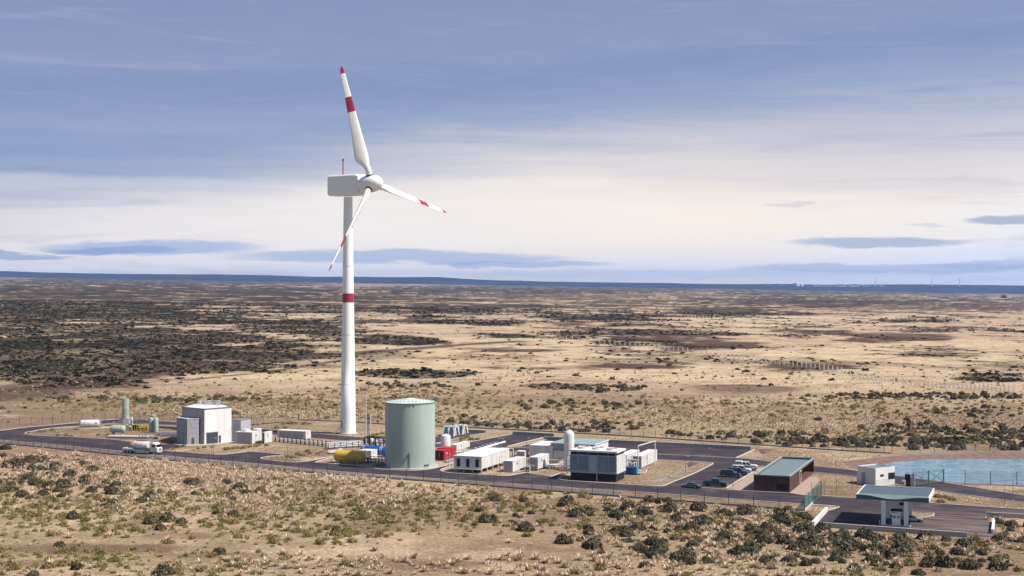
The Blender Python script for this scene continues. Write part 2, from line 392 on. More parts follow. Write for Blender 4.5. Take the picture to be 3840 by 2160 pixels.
at = t.nodes.new('ShaderNodeVertexColor'); at.layer_name = 'soil'
g = t.nodes.new('ShaderNodeNewGeometry')
def gnoise(s, d, sxyz=(1, 1, 1)):
    mp = t.nodes.new('ShaderNodeMapping'); mp.inputs['Scale'].default_value = sxyz; t.links.new(g.outputs['Position'], mp.inputs[0])
    n = t.nodes.new('ShaderNodeTexNoise'); n.inputs['Scale'].default_value = s; n.inputs['Detail'].default_value = d; n.inputs['Roughness'].default_value = .7
    t.links.new(mp.outputs[0], n.inputs['Vector']); return n.outputs[0]
def gramp(v, p0, c0, p1, c1):
    r = t.nodes.new('ShaderNodeValToRGB'); e = r.color_ramp.elements; e[0].position, e[1].position = p0, p1; e[0].color = (c0, c0, c0, 1); e[1].color = (c1, c1, c1, 1)
    t.links.new(v, r.inputs[0]); return r.outputs[0]
def gmul(a, b_):
    x = t.nodes.new('ShaderNodeMix'); x.data_type = 'RGBA'; x.blend_type = 'MULTIPLY'; x.inputs[0].default_value = 1
    t.links.new(a, x.inputs[6]); t.links.new(b_, x.inputs[7]); return x.outputs[2]
cc = gmul(at.outputs[0], gramp(gnoise(1.1, 8), .34, .52, .66, 1.40))
cc = gmul(cc, gramp(gnoise(.22, 6, (.6, 1, 1)), .35, .78, .65, 1.16))
def streak(base, s, sxyz, p0, p1, colr, amt):
    r = gramp(gnoise(s, 7, sxyz), p0, 0.0, p1, amt)
    mm = t.nodes.new('ShaderNodeMath'); mm.operation = 'MULTIPLY'; t.links.new(r, mm.inputs[0]); t.links.new(at.outputs['Alpha'], mm.inputs[1])
    x = t.nodes.new('ShaderNodeMix'); x.data_type = 'RGBA'; t.links.new(mm.outputs[0], x.inputs[0]); t.links.new(base, x.inputs[6]); x.inputs[7].default_value = (*colr, 1); return x.outputs[2]
cc = streak(cc, .030, (.7, 1, 1), .52, .66, (.120, .070, .053), .75)
cc = streak(cc, .085, (.6, 1, 1), .54, .68, (.060, .044, .032), .75)
cc = streak(cc, .018, (.6, 1, 1), .56, .70, (.53, .43, .29), .6)
t.links.new(cc, b.inputs['Base Color'])
bp = t.nodes.new('ShaderNodeBump'); bp.inputs['Strength'].default_value = .9; bp.inputs['Distance'].default_value = .35
t.links.new(gnoise(1.8, 6), bp.inputs['Height']); t.links.new(bp.outputs[0], b.inputs['Normal'])
gm.materials.append(m); M['ground'] = m
ground = bpy.data.objects.new('ground', gm); C.objects.link(ground); tag(ground, kind='structure')
# hills and sea beyond the plain
def ridge(name, D, prof, depth, mt, seed):        # prof: photo pixels of the skyline
    xs = np.linspace(prof[0][0], prof[-1][0], 260); ys = np.interp(xs, [p[0] for p in prof], [p[1] for p in prof])
    Xw = (xs - CX) / F * D; top = H - (ys - Y0) / F * D + fbm(xs / 140., xs * 0, seed, 4) * D * .0009
    Vv, fr = [], []
    ks = [(0, -1.0), (.25, .35), (.5, .8), (.8, .98), (1.0, 1.0), (1.6, .9), (2.6, .2)]
    base = -60.0
    for kd, kz in ks:
        for x, tp in zip(Xw, top): Vv.append((x * (D + kd * depth) / D, D + kd * depth - depth, base + (tp - base) * max(kz, -.2)))
    n = len(xs)
    for a in range(len(ks) - 1):
        for i in range(n - 1): fr.append((a * n + i, a * n + i + 1, (a + 1) * n + i + 1, (a + 1) * n + i))
    me = bpy.data.meshes.new(name); me.from_pydata(Vv, [], fr); me.materials.append(mt); me.shade_smooth(); me.update()
    o = bpy.data.objects.new(name, me); C.objects.link(o); return tag(o, kind='structure')
defm('hazy_hill_scrub', (.030, .045, .075), 1.0, 0, .3, .002, spec=.05)  # dark scrub tinted blue, distance haze painted into the colour
ridge('hills', 18000, [(-2400, 1008), (-600, 1014), (0, 1022), (100, 1020), (125, 1017), (300, 1017), (400, 1021), (560, 1026), (800, 1027), (1050, 1031), (1280, 1037), (1400, 1038), (1700, 1040), (1740, 1043), (1900, 1051), (2050, 1056), (2300, 1060), (2560, 1064), (2900, 1067), (3280, 1068), (3360, 1068.5), (3560, 1071), (3700, 1074), (3840, 1080), (4400, 1086), (6200, 1090)], 3000, M['hazy_hill_scrub'], 3)
# ------------------------------------------------------------------ roads, kerbs, banks
m = mat('asphalt', (.058, .048, .060), .9, 0, .15, .5, spec=.2)
t = m.node_tree; b = t.nodes['Principled BSDF']; g = t.nodes.new('ShaderNodeNewGeometry')
mp = t.nodes.new('ShaderNodeMapping'); mp.vector_type = 'TEXTURE'; mp.inputs['Rotation'].default_value = (0, 0, R(-24)); mp.inputs['Scale'].default_value = (14, 1.1, 1)
t.links.new(g.outputs['Position'], mp.inputs[0])
n = t.nodes.new('ShaderNodeTexNoise'); n.inputs['Scale'].default_value = .8; n.inputs['Detail'].default_value = 5; t.links.new(mp.outputs[0], n.inputs['Vector'])
r = t.nodes.new('ShaderNodeValToRGB'); r.color_ramp.elements[0].position = .4; r.color_ramp.elements[1].position = .75
r.color_ramp.elements[0].color = (.030, .024, .034, 1); r.color_ramp.elements[1].color = (.064, .050, .060, 1); t.links.new(n.outputs[0], r.inputs[0]); t.links.new(r.outputs[0], b.inputs['Base Color'])
n3 = t.nodes.new('ShaderNodeTexNoise'); n3.inputs['Scale'].default_value = .12; n3.inputs['Detail'].default_value = 7; n3.inputs['Roughness'].default_value = .7; t.links.new(g.outputs['Position'], n3.inputs['Vector'])
r3 = t.nodes.new('ShaderNodeMapRange'); r3.inputs[1].default_value = .50; r3.inputs[2].default_value = .74; r3.inputs[4].default_value = .5; t.links.new(n3.outputs[0], r3.inputs[0])
sx = t.nodes.new('ShaderNodeSeparateXYZ'); t.links.new(g.outputs['Position'], sx.inputs[0])
rx = t.nodes.new('ShaderNodeMapRange'); rx.inputs[1].default_value = 72; rx.inputs[2].default_value = 88; t.links.new(sx.outputs[0], rx.inputs[0])
ry = t.nodes.new('ShaderNodeMapRange'); ry.inputs[1].default_value = 312; ry.inputs[2].default_value = 294; t.links.new(sx.outputs[1], ry.inputs[0])
rn = t.nodes.new('ShaderNodeMapRange'); rn.inputs[1].default_value = .36; rn.inputs[2].default_value = .62; t.links.new(n.outputs[0], rn.inputs[0])
ma = t.nodes.new('ShaderNodeMath'); ma.operation = 'MULTIPLY'; t.links.new(rx.outputs[0], ma.inputs[0]); t.links.new(ry.outputs[0], ma.inputs[1])
mb_ = t.nodes.new('ShaderNodeMath'); mb_.operation = 'MULTIPLY'; t.links.new(ma.outputs[0], mb_.inputs[0]); t.links.new(rn.outputs[0], mb_.inputs[1])
mc = t.nodes.new('ShaderNodeMath'); mc.operation = 'MAXIMUM'; t.links.new(mb_.outputs[0], mc.inputs[0]); t.links.new(r3.outputs[0], mc.inputs[1])
mx = t.nodes.new('ShaderNodeMix'); mx.data_type = 'RGBA'; mx.inputs[7].default_value = (.17, .13, .118, 1); t.links.new(mc.outputs[0], mx.inputs[0]); t.links.new(r.outputs[0], mx.inputs[6]); t.links.new(mx.outputs[2], b.inputs['Base Color'])
M['asphalt'] = m
def densify(pts, n=6):                            # Catmull-Rom through the pixels
    if len(pts) < 3: return pts
    P = [pts[0]] + list(pts) + [pts[-1]]; o = []
    for i in range(1, len(P) - 2):
        for k in range(n):
            u = k / n; p0, p1, p2, p3 = P[i - 1], P[i], P[i + 1], P[i + 2]
            o.append(tuple(.5 * (2 * p1[j] + (p2[j] - p0[j]) * u + (2 * p0[j] - 5 * p1[j] + 4 * p2[j] - p3[j]) * u * u + (3 * p1[j] - p0[j] - 3 * p2[j] + p3[j]) * u ** 3) for j in (0, 1)))
    o.append(pts[-1]); return o
def tri_poly(o_name, px, z, mt):
    P = [W(*p, z) for p in px]
    n = len(P); r_ = delaunay_2d_cdt([Vector((p.x, p.y)) for p in P], [], [list(range(n))], 1, 1e-4)
    me = bpy.data.meshes.new(o_name); me.from_pydata([(q.x, q.y, z) for q in r_[0]], [], [tuple(f) for f in r_[2]]); me.materials.append(mt)
    if me.polygons and sum(f.normal.z for f in me.polygons) < 0: me.flip_normals()
    if mt.name.startswith('dry_ground'):
        ca = me.color_attributes.new('soil', 'FLOAT_COLOR', 'POINT')
        for q in ca.data: q.color = (.30, .225, .15, 0)
    o = bpy.data.objects.new(o_name, me); C.objects.link(o); return tag(o, kind='structure')
ROADPX = []
def road(px, z, name='road', mt='asphalt', smooth=True):
    ROADPX.append(px); return tri_poly(name, px, z, M[mt])
def sweep(mb, P, w, h, z0=0.0):                   # flat-topped strip along ground points
    P = [Vector((p[0], p[1], 0)) for p in P]; L_, R_ = [], []
    for i, p in enumerate(P):
        d = (P[min(i + 1, len(P) - 1)] - P[max(i - 1, 0)]); d = d.normalized() if d.length else Vector((1, 0, 0)); q = Vector((-d.y, d.x, 0))
        L_.append(p + q * w / 2); R_.append(p - q * w / 2)
    n = len(P); vs = [(p.x, p.y, z0) for p in L_] + [(p.x, p.y, z0) for p in R_] + [(p.x, p.y, z0 + h) for p in L_] + [(p.x, p.y, z0 + h) for p in R_]
    fs = []
    for i in range(n - 1):
        fs += [(2 * n + i, 3 * n + i, 3 * n + i + 1, 2 * n + i + 1), (i, 2 * n + i, 2 * n + i + 1, i + 1), (n + i, n + i + 1, 3 * n + i + 1, 3 * n + i)]
    fs += [(0, n, 3 * n, 2 * n), (n - 1, 3 * n - 1, 4 * n - 1, 2 * n - 1)]
    mb.add(vs, fs)
    return mb
def kerb(px, w=.34, h=.14, name='kerb', mt='kerb_stone', dense=True):
    mb = MB(); sweep(mb, [W(*p) for p in (densify(px) if dense else px)], w, h); o = mb.build(name, M[mt]); return tag(o, kind='structure')

FR_front = [(-60, 1646), (0, 1651), (348, 1682), (600, 1709), (948, 1739), (1300, 1772), (1700, 1801), (2100, 1827), (2450, 1850), (2740, 1872), (3013, 1892), (3141, 1900)]
FR_back_main = [(94, 1627), (136, 1634.5), (272, 1640), (408, 1648), (490, 1657), (600, 1690), (790, 1705), (934, 1694)]
# the front road with its bays as one outline: along the front, then back along the island edges
front_road = (densify(FR_front) + [(3141, 1866), (3081, 1860), (3013, 1857.6), (2960, 1850), (2783, 1841), (2703, 1835), (2627, 1828.6), (2619, 1825), (2672, 1741.5), (2673.5, 1737.7),
              (2667, 1743), (2600, 1777), (2513, 1812), (2488, 1822), (2450, 1823.5), (2395, 1820), (2302, 1815), (2195, 1807.6), (2112, 1801), (2098, 1798), (2094, 1794), (2101, 1789), (2134, 1779), (2101, 1774.5), (2070, 1786), (2055, 1786), (1989, 1776), (1970, 1773.5), (1931, 1780), (1892, 1785), (1804, 1781), (1701, 1775), (1666, 1771), (1653, 1767), (1656, 1761),
              (1690, 1746), (1703, 1736.5), (1662, 1748), (1608, 1760), (1537, 1765), (1434, 1760.5), (1336, 1747), (1200, 1737), (1186, 1735), (1196, 1729), (1247, 1715), (1247, 1710), (1144, 1731), (1089, 1734), (1024, 1728), (985, 1722), (980, 1718), (1008, 1712), (1062, 1707.5), (1062, 1704.5), (934, 1694), (872, 1701), (834, 1705), (790, 1705), (700, 1698), (600, 1690), (490, 1668), (490, 1657), (408, 1648), (272, 1640), (136, 1634.5), (103, 1630), (-60, 1622)])
# drop the needle-thin parking corner: the parking lot is its own sheet
front_road = [p for p in front_road if p not in [(2672, 1741.5), (2673.5, 1737.7), (2667, 1743)]]
road(front_road, .020)
road([(2513, 1813), (2600, 1777), (2667, 1744.5), (2700, 1717), (2826, 1725), (2838, 1762), (2826, 1769), (2723, 1831), (2640, 1830), (2619, 1826), (2560, 1826)], .028)
rear = densify([(-60, 1622), (30, 1612), (95, 1603), (299, 1585.5), (449, 1573), (598, 1580), (904, 1603), (1168, 1625), (1374, 1643), (1633, 1664), (1890, 1676), (2465, 1703.6), (2758, 1718.7), (2824, 1723.8), (2902, 1734), (3053, 1749), (3133, 1756), (3213, 1766.8), (3300, 1778), (3400, 1790), (3507, 1805), (3600, 1820), (3840, 1859.5), (4300, 1935)]) \
     + densify([(4300, 1965), (3840, 1885), (3575, 1851), (3504, 1837.7), (3400, 1821), (3300, 1803), (3213, 1789), (3133, 1780), (3053, 1771.6), (2902, 1754), (2824, 1745), (2652, 1734), (2576, 1730), (2465, 1723.8), (1890, 1690), (1633, 1675), (1374, 1657.6), (1168, 1641), (1022, 1628), (904, 1614), (598, 1592), (449, 1588), (408, 1589.5), (299, 1598), (190, 1606), (118, 1618), (94, 1627), (-60, 1630)])
road(rear, .024)
road([(1763, 1657.7), (1923, 1627.6), (2078, 1636), (2036, 1641), (1903, 1674), (1888, 1677), (1763, 1672)], .032)
road([(1940, 1676), (2060, 1646), (2282, 1661), (2450, 1669.5), (2816, 1686), (2758, 1717.5), (2450, 1702)], .036)
road([(1633, 1640), (1660, 1627), (1735, 1620), (1800, 1622), (1823, 1624), (1757, 1634), (1690, 1650), (1633, 1664)], .040)
road([(3112, 1866), (3141, 1866), (3219, 1869), (3504.5, 1888), (3697.6, 1901.6), (3840, 1911), (4300, 1941), (4300, 1975), (3840, 1932), (3699, 1938), (3690, 1940), (3705, 1952), (3736, 1963), (3738, 2019), (3700, 2021), (3630, 2014), (3087, 1977), (3058, 1973), (3101, 1917), (3130, 1908), (3141, 1899.5), (3124, 1898)], .032)
kerb(FR_front); kerb(FR_back_main[:5] , .34)
kerb([(600, 1690), (700, 1698), (790, 1705), (834, 1705), (872, 1701), (934, 1694), (1000, 1699.5), (1062, 1705)])
kerb([(1062, 1708), (1008, 1712), (981, 1717), (985, 1722), (1024, 1728), (1089, 1734), (1144, 1731), (1200, 1721), (1247, 1711)])
kerb([(1247, 1715), (1196, 1729), (1186, 1734), (1200, 1737), (1336, 1747), (1434, 1760.5), (1537, 1765), (1608, 1760), (1662, 1748), (1703, 1736.5)], .45)
kerb([(1690, 1747), (1658, 1760), (1653, 1766), (1666, 1771), (1701, 1775), (1804, 1781), (1892, 1785), (1931, 1780), (1970, 1773.5), (1989, 1776), (2055, 1786), (2070, 1786), (2101, 1774.5)])
kerb([(2134, 1779), (2101, 1789), (2093.5, 1795), (2112, 1801), (2195, 1807.6), (2302, 1815), (2395, 1820), (2450, 1823.5), (2488, 1822), (2513, 1812), (2600, 1777), (2660, 1747), (2673, 1738), (2652, 1734), (2576, 1730), (2465, 1723.8)])
kerb([(2619, 1825), (2627, 1828.6), (2703, 1835), (2783, 1841), (2960, 1850), (3013, 1857.6), (3081, 1860), (3219, 1869), (3504.5, 1888), (3697.6, 1901.6), (3840, 1911)])
kerb([(2723, 1831), (2775, 1799), (2826, 1769)], dense=False)
kerb([(94, 1627), (98, 1622), (118, 1618), (190, 1606), (299, 1598), (408, 1589.5), (449, 1588), (598, 1592), (904, 1614)], .3)
kerb([(-60, 1621), (30, 1611), (95, 1603), (299, 1585.5), (449, 1572), (598, 1579), (904, 1602)], .3)
kerb([(1168, 1624.5), (1374, 1642), (1633, 1663)], .3)
kerb([(1940, 1675), (2200, 1690), (2465, 1703), (2758, 1718), (2824, 1723), (2902, 1733), (3053, 1748), (3213, 1766)], .34)
kerb([(2830, 1746), (2902, 1754.5), (3053, 1771.6), (3133, 1780), (3213, 1789)], .3)
kerb([(3507, 1804.5), (3600, 1819.5), (3840, 1859), (4000, 1885)], .34); kerb([(3490, 1836), (3575, 1851), (3840, 1885)], .3)
kerb([(1763, 1657.7), (1923, 1627.6)], .34, dense=False); kerb([(1903.6, 1674), (2036, 1641)], .34, dense=False); kerb([(1940, 1676), (2055, 1647)], .34, dense=False)
kerb([(2758, 1718), (2829, 1686.5)], .34, dense=False)
kerb([(1633, 1664), (1690, 1650), (1757, 1634), (1823, 1624)], .3)
kerb([(3017, 1891), (3050, 1893), (3141, 1900), (3130, 1908), (3106, 1915)], .3)
isl = [(3380, 1914), (3423, 1921), (3503, 1925), (3500, 1936), (3455, 1942), (3400, 1938), (3372, 1930)]
tri_poly('grass_island', isl, .10, M['ground']); kerb(isl + [isl[0]], .25, .13, dense=False)
tri_poly('gravel_strip', densify([(-60, 1648), (0, 1653), (348, 1684), (600, 1711), (948, 1741), (1300, 1774), (1700, 1803), (2100, 1829), (2330, 1844)]) + densify([(2330, 1862), (2100, 1846), (1700, 1812.5), (1300, 1783), (948, 1753), (600, 1722), (348, 1695), (0, 1661), (-60, 1656)]), .016, M['gravel'])
tri_poly('paved_yard', [(2730, 1832), (2828, 1772), (2835, 1765), (3060, 1790), (3075, 1800), (3040, 1840), (3013, 1856), (2960, 1849), (2783, 1840)], .012, M['paving'])
tri_poly('tank_pad', [(1250, 1716), (1340, 1700), (1660, 1708), (1710, 1730), (1662, 1745), (1608, 1757), (1537, 1762), (1434, 1757), (1336, 1744), (1250, 1737)], .012, M['paving'])
tri_poly('building_apron', [(640, 1664), (700, 1672), (765, 1670), (880, 1660), (905, 1657), (900, 1650), (800, 1650)], .03, M['concrete'])
tri_poly('crossing', [(596, 1668), (670, 1663), (690, 1676), (600, 1690)], .026, M['asphalt'])
# ditches and the pond
for pts in ([(2440, 1806), (2510, 1784), (2578, 1751), (2584, 1755), (2518, 1788), (2448, 1811)], [(2822, 1727), (2854, 1702), (2862, 1703), (2833, 1727)]):
    tri_poly('drain_channel', pts, .010, M['plinth_concrete'])
tri_poly('rubble_bank', [(2576, 1736), (2590, 1733), (2626, 1735), (2580, 1753)], .014, M['rubble']); tri_poly('rubble_bank', [(2846, 1686), (2898, 1685), (2862, 1702), (2852, 1700)], .014, M['rubble'])
tri_poly('pond_bank', densify([(3150, 1733), (3230, 1722), (3330, 1712), (3412, 1707), (3689, 1700), (3840, 1699), (4300, 1700), (4600, 1712)]) + densify([(4600, 1850), (4000, 1842), (3840, 1826), (3619, 1818), (3507, 1806), (3412, 1795), (3355, 1785), (3215, 1760)]), .014, M['bank_soil'])
wm = bpy.data.materials.new('pond_water'); wm.use_nodes = True; t = wm.node_tree; b = t.nodes['Principled BSDF']
b.inputs['Base Color'].default_value = (.10, .22, .27, 1); b.inputs['Roughness'].default_value = .12; b.inputs['Specular IOR Level'].default_value = .5
g = t.nodes.new('ShaderNodeNewGeometry'); mp = t.nodes.new('ShaderNodeMapping'); mp.inputs['Scale'].default_value = (.28, .55, 1); t.links.new(g.outputs['Position'], mp.inputs[0])
n = t.nodes.new('ShaderNodeTexNoise'); n.inputs['Scale'].default_value = 1.0; n.inputs['Detail'].default_value = 5; n.inputs['Distortion'].default_value = .8; t.links.new(mp.outputs[0], n.inputs['Vector'])
bp = t.nodes.new('ShaderNodeBump'); bp.inputs['Strength'].default_value = .6; bp.inputs['Distance'].default_value = .5; t.links.new(n.outputs[0], bp.inputs['Height']); t.links.new(bp.outputs[0], b.inputs['Normal'])
r = t.nodes.new('ShaderNodeValToRGB'); r.color_ramp.elements[0].position = .4; r.color_ramp.elements[1].position = .65; r.color_ramp.elements[0].color = (.07, .165, .23, 1); r.color_ramp.elements[1].color = (.20, .34, .42, 1); t.links.new(n.outputs[0], r.inputs[0]); t.links.new(r.outputs[0], b.inputs['Base Color'])
tri_poly('pond_water', densify([(3296, 1748), (3330, 1737), (3412, 1728), (3494, 1722), (3600, 1721), (3840, 1722), (4300, 1726), (4500, 1740)]) + densify([(4500, 1838), (4000, 1834), (3840, 1820), (3619, 1813), (3507, 1801), (3412, 1791), (3355, 1783)]), .030, wm)
# ------------------------------------------------------------------ placing helpers for buildings
PA = R(-21.0)
class Fit:                                        # a box from the photo: its near ground corner, the left end of its front, the far end of its right side, its top
    def __init__(s, a, lx, rx, ty, ang=PA, z0=0.0):
        s.O = W(a[0], a[1], z0); u = Vector((math.cos(ang), math.sin(ang))); v = Vector((-u.y, u.x)); s.ang = ang
        k = (lx - CX) / F; s.w = (s.O.x - k * s.O.y) / (u.x - k * u.y)
        k = (rx - CX) / F; s.d = (k * s.O.y - s.O.x) / (v.x - k * v.y)
        s.h = H - (ty - Y0) * s.O.y / F - z0
        s.px = F / s.O.y
    def thing(s, name, label, cat, group=None): return thing(name, label, cat, s.O, s.ang, group)
def ribs(mb, w, d, z0, z1, step=1.2, t=.03):      # standing seams on the front and the right side
    n = max(1, int(w / step))
    for i in range(1, n): mb.box(-w * i / n - .05, -w * i / n + .05, -t, .02, z0 + .05, z1 - .05)
    n = max(1, int(d / step))
    for i in range(1, n): mb.box(-.02, t, d * i / n - .05, d * i / n + .05, z0 + .05, z1 - .05)
def container(label, a, lx, rx, ty, name='container', cat='container', group=None, wall='panel_white', roof='roof_white', legs=.15, door=True, front='panel_grey', base=True, ang=PA, doorm='panel_grey'):
    f = Fit(a, lx, rx, ty, ang); t = f.thing(name, label, cat, group); w, d, h = f.w, f.d, f.h
    mb = MB(); mb.box(-w, 0, 0, d, legs, h - .06); ribs(mb, w, d, legs, h - .06); mb.build('wall', M[wall], t)
    MB().box(-w - .05, .05, -.05, d + .05, h - .06, h + .06).build('roof', M[roof], t)
    if door:
        for k in (0, 1):
            dm = MB().box(-w * (.93 - .43 * k), -w * (.52 - .43 * k), -.06, -.002, legs + .12, h - .25).build('door', M[doorm], t)
            MB().cyl((-w * (.56 - .07 * k), -.10, legs + .5), (-w * (.56 - .07 * k), -.10, h - .6), .03, None, 6).build('handle', M['steel'], dm)
    MB().box(.001, .05, d * .30, d * .30 + min(1.2, d * .2), h * .60, h * .82).build('vent', M['panel_grey'], t)
    if base:
        bm_ = MB()
        for x in (-w + .2, -.2):
            for k in range(3): bm_.box(x - .15, x + .15, .15 + k * (d - .5) / 2, .45 + k * (d - .5) / 2, 0, legs)
        bm_.build('footing', M['concrete'], t)
    return f, t

# ------------------------------------------------------------------ wind turbine
tb = W(1305.5, 1626)
T = thing('wind_turbine', 'tall white wind turbine with red banded blades rising above the plant', 'wind turbine', tb)
pxm = F / tb.y
def tz(y): return H - (y - Y0) / pxm
prof = []; 
def rad(z): return 2.58 + (1.46 - 2.58) * (z / 79.0) ** .93
zs = [0, .25, 8, 16.5, 16.56, 25, 35, tz(1134.5), tz(1134.5) + .01, tz(1100), tz(1100) + .01, 55, 64, 72, 79.2]
for z in zs: prof.append((rad(z) + (.035 if z in (16.5,) else 0), z))
mi = [0] * len(zs)
for i, z in enumerate(zs): mi[i] = 1 if zs[i] == tz(1134.5) + .01 else 0
MB().lathe(prof, seg=48, mats=mi).build('tower', [M['turbine_white'], M['red_paint']], T, True)
MB().lathe([(3.3, 0), (3.3, .22), (2.7, .3)], seg=40).build('foundation', M['concrete'], T)
jr = MB()
for z in (16.5, 33.0, 56.0): jr.lathe([(rad(z) + .03, z), (rad(z) + .03, z + .12)], seg=48)
jr.build('joint_ring', M['panel_grey'], T)
dr = MB().box(-.5, .5, -2.72, -2.40, 2.3, 4.6); d_ = dr.build('door', M['panel_grey'], T); d_.rotation_euler = (0, 0, R(-42))
st = MB(); 
for k in range(10): st.box(-.6, .6, -5.9 + k * .34, -5.6 + k * .34, .10 + k * .22, .16 + k * .22)
st.box(-.8, .8, -2.9, -2.2, 2.2, 2.3)
for x in (-.62, .62):
    st.bar((x, -6.0, .1), (x, -2.8, 2.2), .08); st.bar((x, -6.0, 1.1), (x, -2.8, 3.2), .05); st.bar((x, -2.8, 3.2), (x, -2.3, 3.2), .05)
    for k in range(5): st.bar((x, -6.0 + k * .8, .1 + k * .525), (x, -6.0 + k * .8, 1.1 + k * .525), .05)
s_ = st.build('stair', M['steel'], T); s_.rotation_euler = (0, 0, R(-52))
yaw = math.atan2(-.555, .832); tilt = R(6.0)
n_ax = Vector((math.cos(yaw) * math.cos(tilt), math.sin(yaw) * math.cos(tilt), math.sin(tilt)))
e1 = Vector((-math.sin(yaw), math.cos(yaw), 0)); e2v = n_ax.cross(e1) * 1.0
hubz = tz(693); hub = Vector((0, 0, hubz)) + Vector((n_ax.x, n_ax.y, 0)).normalized() * 10.2
nac = MB(); x0, x1, hw = -7.0, 6.1, 2.55; zc = hubz
secs = [(x0, -3.3, 3.0, .95), (x0 + .4, -3.6, 3.3, 1.0), (2.2, -3.75, 3.35, 1.0), (5.2, -3.65, 3.3, 1.0), (x1, -3.1, 2.9, .92)]
vs, fs = [], []
for (x, zb, ztp, s) in secs:
    w_ = hw * s
    for (yy, zz) in ((-w_, zb + .5), (-w_ + .4, zb), (w_ - .4, zb), (w_, zb + .5), (w_, ztp - .5), (w_ - .4, ztp), (-w_ + .4, ztp), (-w_, ztp - .5)): vs.append((x, yy, zz))
for i in range(len(secs) - 1):
    for k in range(8): fs.append((i * 8 + k, i * 8 + (k + 1) % 8, (i + 1) * 8 + (k + 1) % 8, (i + 1) * 8 + k))
fs += [tuple(range(8))[::-1], tuple(32 + k for k in range(8))]
nac.add(vs, fs); nb_ = nac.build('nacelle', M['turbine_white'], T); nb_.location = (0, 0, zc); nb_.rotation_euler = (0, 0, yaw)
ms = MB().cyl((-1.7, -.6, 3.1), (-1.7, -.6, 8.0), .24, .20, 10, 0).cyl((-1.7, -.6, 8.0), (-1.7, -.6, 8.7), .26, .26, 10, 1).build('mast', [M['mast_red'], M['dark_steel']], nb_)
MB().lathe([(1.1, 0), (1.25, .05), (1.25, .3), (1.1, .35)], (.6, -.2, 3.15), seg=20).build('hatch_ring', M['pipe_yellow'], nb_)
hb = MB().lathe([(2.3, -4.6), (2.75, -3.6), (2.95, -2.0), (2.9, 0), (2.75, 1.2), (2.3, 2.6), (1.5, 3.6), (.7, 4.1), (.05, 4.25)], hub, n_ax, 40)
hb.build('hub', M['turbine_white'], T, True)
th0 = 108.0
for kb in range(3):
    th = R(th0 - 120 * kb)
    rd_ = (e1 * math.cos(th) + e2v * math.sin(th)); 
    rd_ = (rd_ + n_ax * .035).normalized(); tg = n_ax.cross(rd_).normalized()
    vs, fs, ml = [], [], []
    stn = [(0, 1.05, 0, 1.0), (2.4, 1.05, 0, 1.0), (3.6, 1.0, .1, .95), (5.0, 1.35, .45, .62), (6.8, 2.15, 1.05, .34), (8.5, 2.35, 1.15, .26), (12, 2.08, .98, .22), (17, 1.72, .78, .19), (24.0, 1.38, .58, .17), (24.6, 1.36, .57, .17), (24.61, 1.36, .57, .17), (30.0, 1.10, .44, .16), (30.01, 1.10, .44, .16), (35, .92, .34, .15), (38.4, .78, .26, .15), (38.41, .78, .26, .15), (39.8, .62, .20, .15), (40.7, .36, .12, .15), (40.95, .1, .05, .15)]
    n_s = 16
    for (rr_, hc, off, th_) in stn:
        ph = R(46 - 10 * rr_ / 41)
        ch = (tg * math.cos(ph) - n_ax * math.sin(ph)).normalized(); nn_ = rd_.cross(ch).normalized()
        cen = hub + rd_ * (1.9 + rr_ * (37.6 / 41.0)) + ch * off
        for k in range(n_s):
            a = 2 * math.pi * k / n_s; x = math.cos(a)
            vs.append(cen + ch * hc * x + nn_ * hc * th_ * math.sin(a) * (1 - .35 * x if th_ < .6 else 1))
    for i in range(len(stn) - 1):
        for k in range(n_s):
            fs.append((i * n_s + k, i * n_s + (k + 1) % n_s, (i + 1) * n_s + (k + 1) % n_s, (i + 1) * n_s + k)); ml.append(1 if (24.6 < stn[i][0] < 30.0) or stn[i][0] > 38.4 else 0)
    fs.append(tuple(range((len(stn) - 1) * n_s, len(stn) * n_s))); ml.append(1)
    bmb = MB(); bmb.add(vs, fs); bmb.m = ml
    bo = bmb.build('blade', [M['turbine_white'], M['red_paint']], T, True)
    MB().lathe([(1.2, 0), (1.2, .45)], hub + rd_ * 2.65, rd_, 24).build('root_ring', M['rubber_black'], bo)
# ------------------------------------------------------------------ big storage tank
tp = W(1538, 1748); pm = F / tp.y; tr = 93.5 / pm; th_ = H - (1506 - Y0) / pm
T = thing('storage_tank', 'huge pale green cylindrical storage tank standing beside the front road', 'storage tank', tp)
MB().lathe([(tr, .25), (tr, th_)], seg=72).build('shell', M['tank_green'], T, True)
MB().lathe([(tr + .9, 0), (tr + .9, .2), (tr + .3, .28)], seg=64).build('foundation', M['concrete'], T)
MB().lathe([(tr + .05, th_ - .3), (tr + .10, th_), (tr + .02, th_ + .03), (.3, th_ + 1.0), (.01, th_ + 1.03)], seg=64).build('roof', M['tank_roof'], T, True)
MB().lathe([(tr + .13, th_ - .22), (tr + .13, th_ + .02), (tr + .06, th_ + .02)], seg=72).build('rim', M['gate_teal'], T)
ra = MB(); n = 40
for k in range(n):
    a0, a1 = 2 * math.pi * k / n, 2 * math.pi * (k + 1) / n
    p, q = (tr * math.cos(a0), tr * math.sin(a0)), (tr * math.cos(a1), tr * math.sin(a1))
    ra.bar((*p, th_), (*p, th_ + 1.1), .05)
    for hh in (.55, 1.1): ra.bar((*p, th_ + hh), (*q, th_ + hh), .04)
ra.build('railing', M['grey_steel'], T)
pp = MB(); a = R(-90 + 3); x, y = tr * math.cos(a), tr * math.sin(a)
pp.pipe([(x, y - .12, .2), (x, y - .12, 4.3), (x - .1, y - .15, 4.5), (x - 2.0, y - .0, 1.3)], .09); pp.build('inlet_pipe', M['gate_teal'], T)
nz_ = MB()
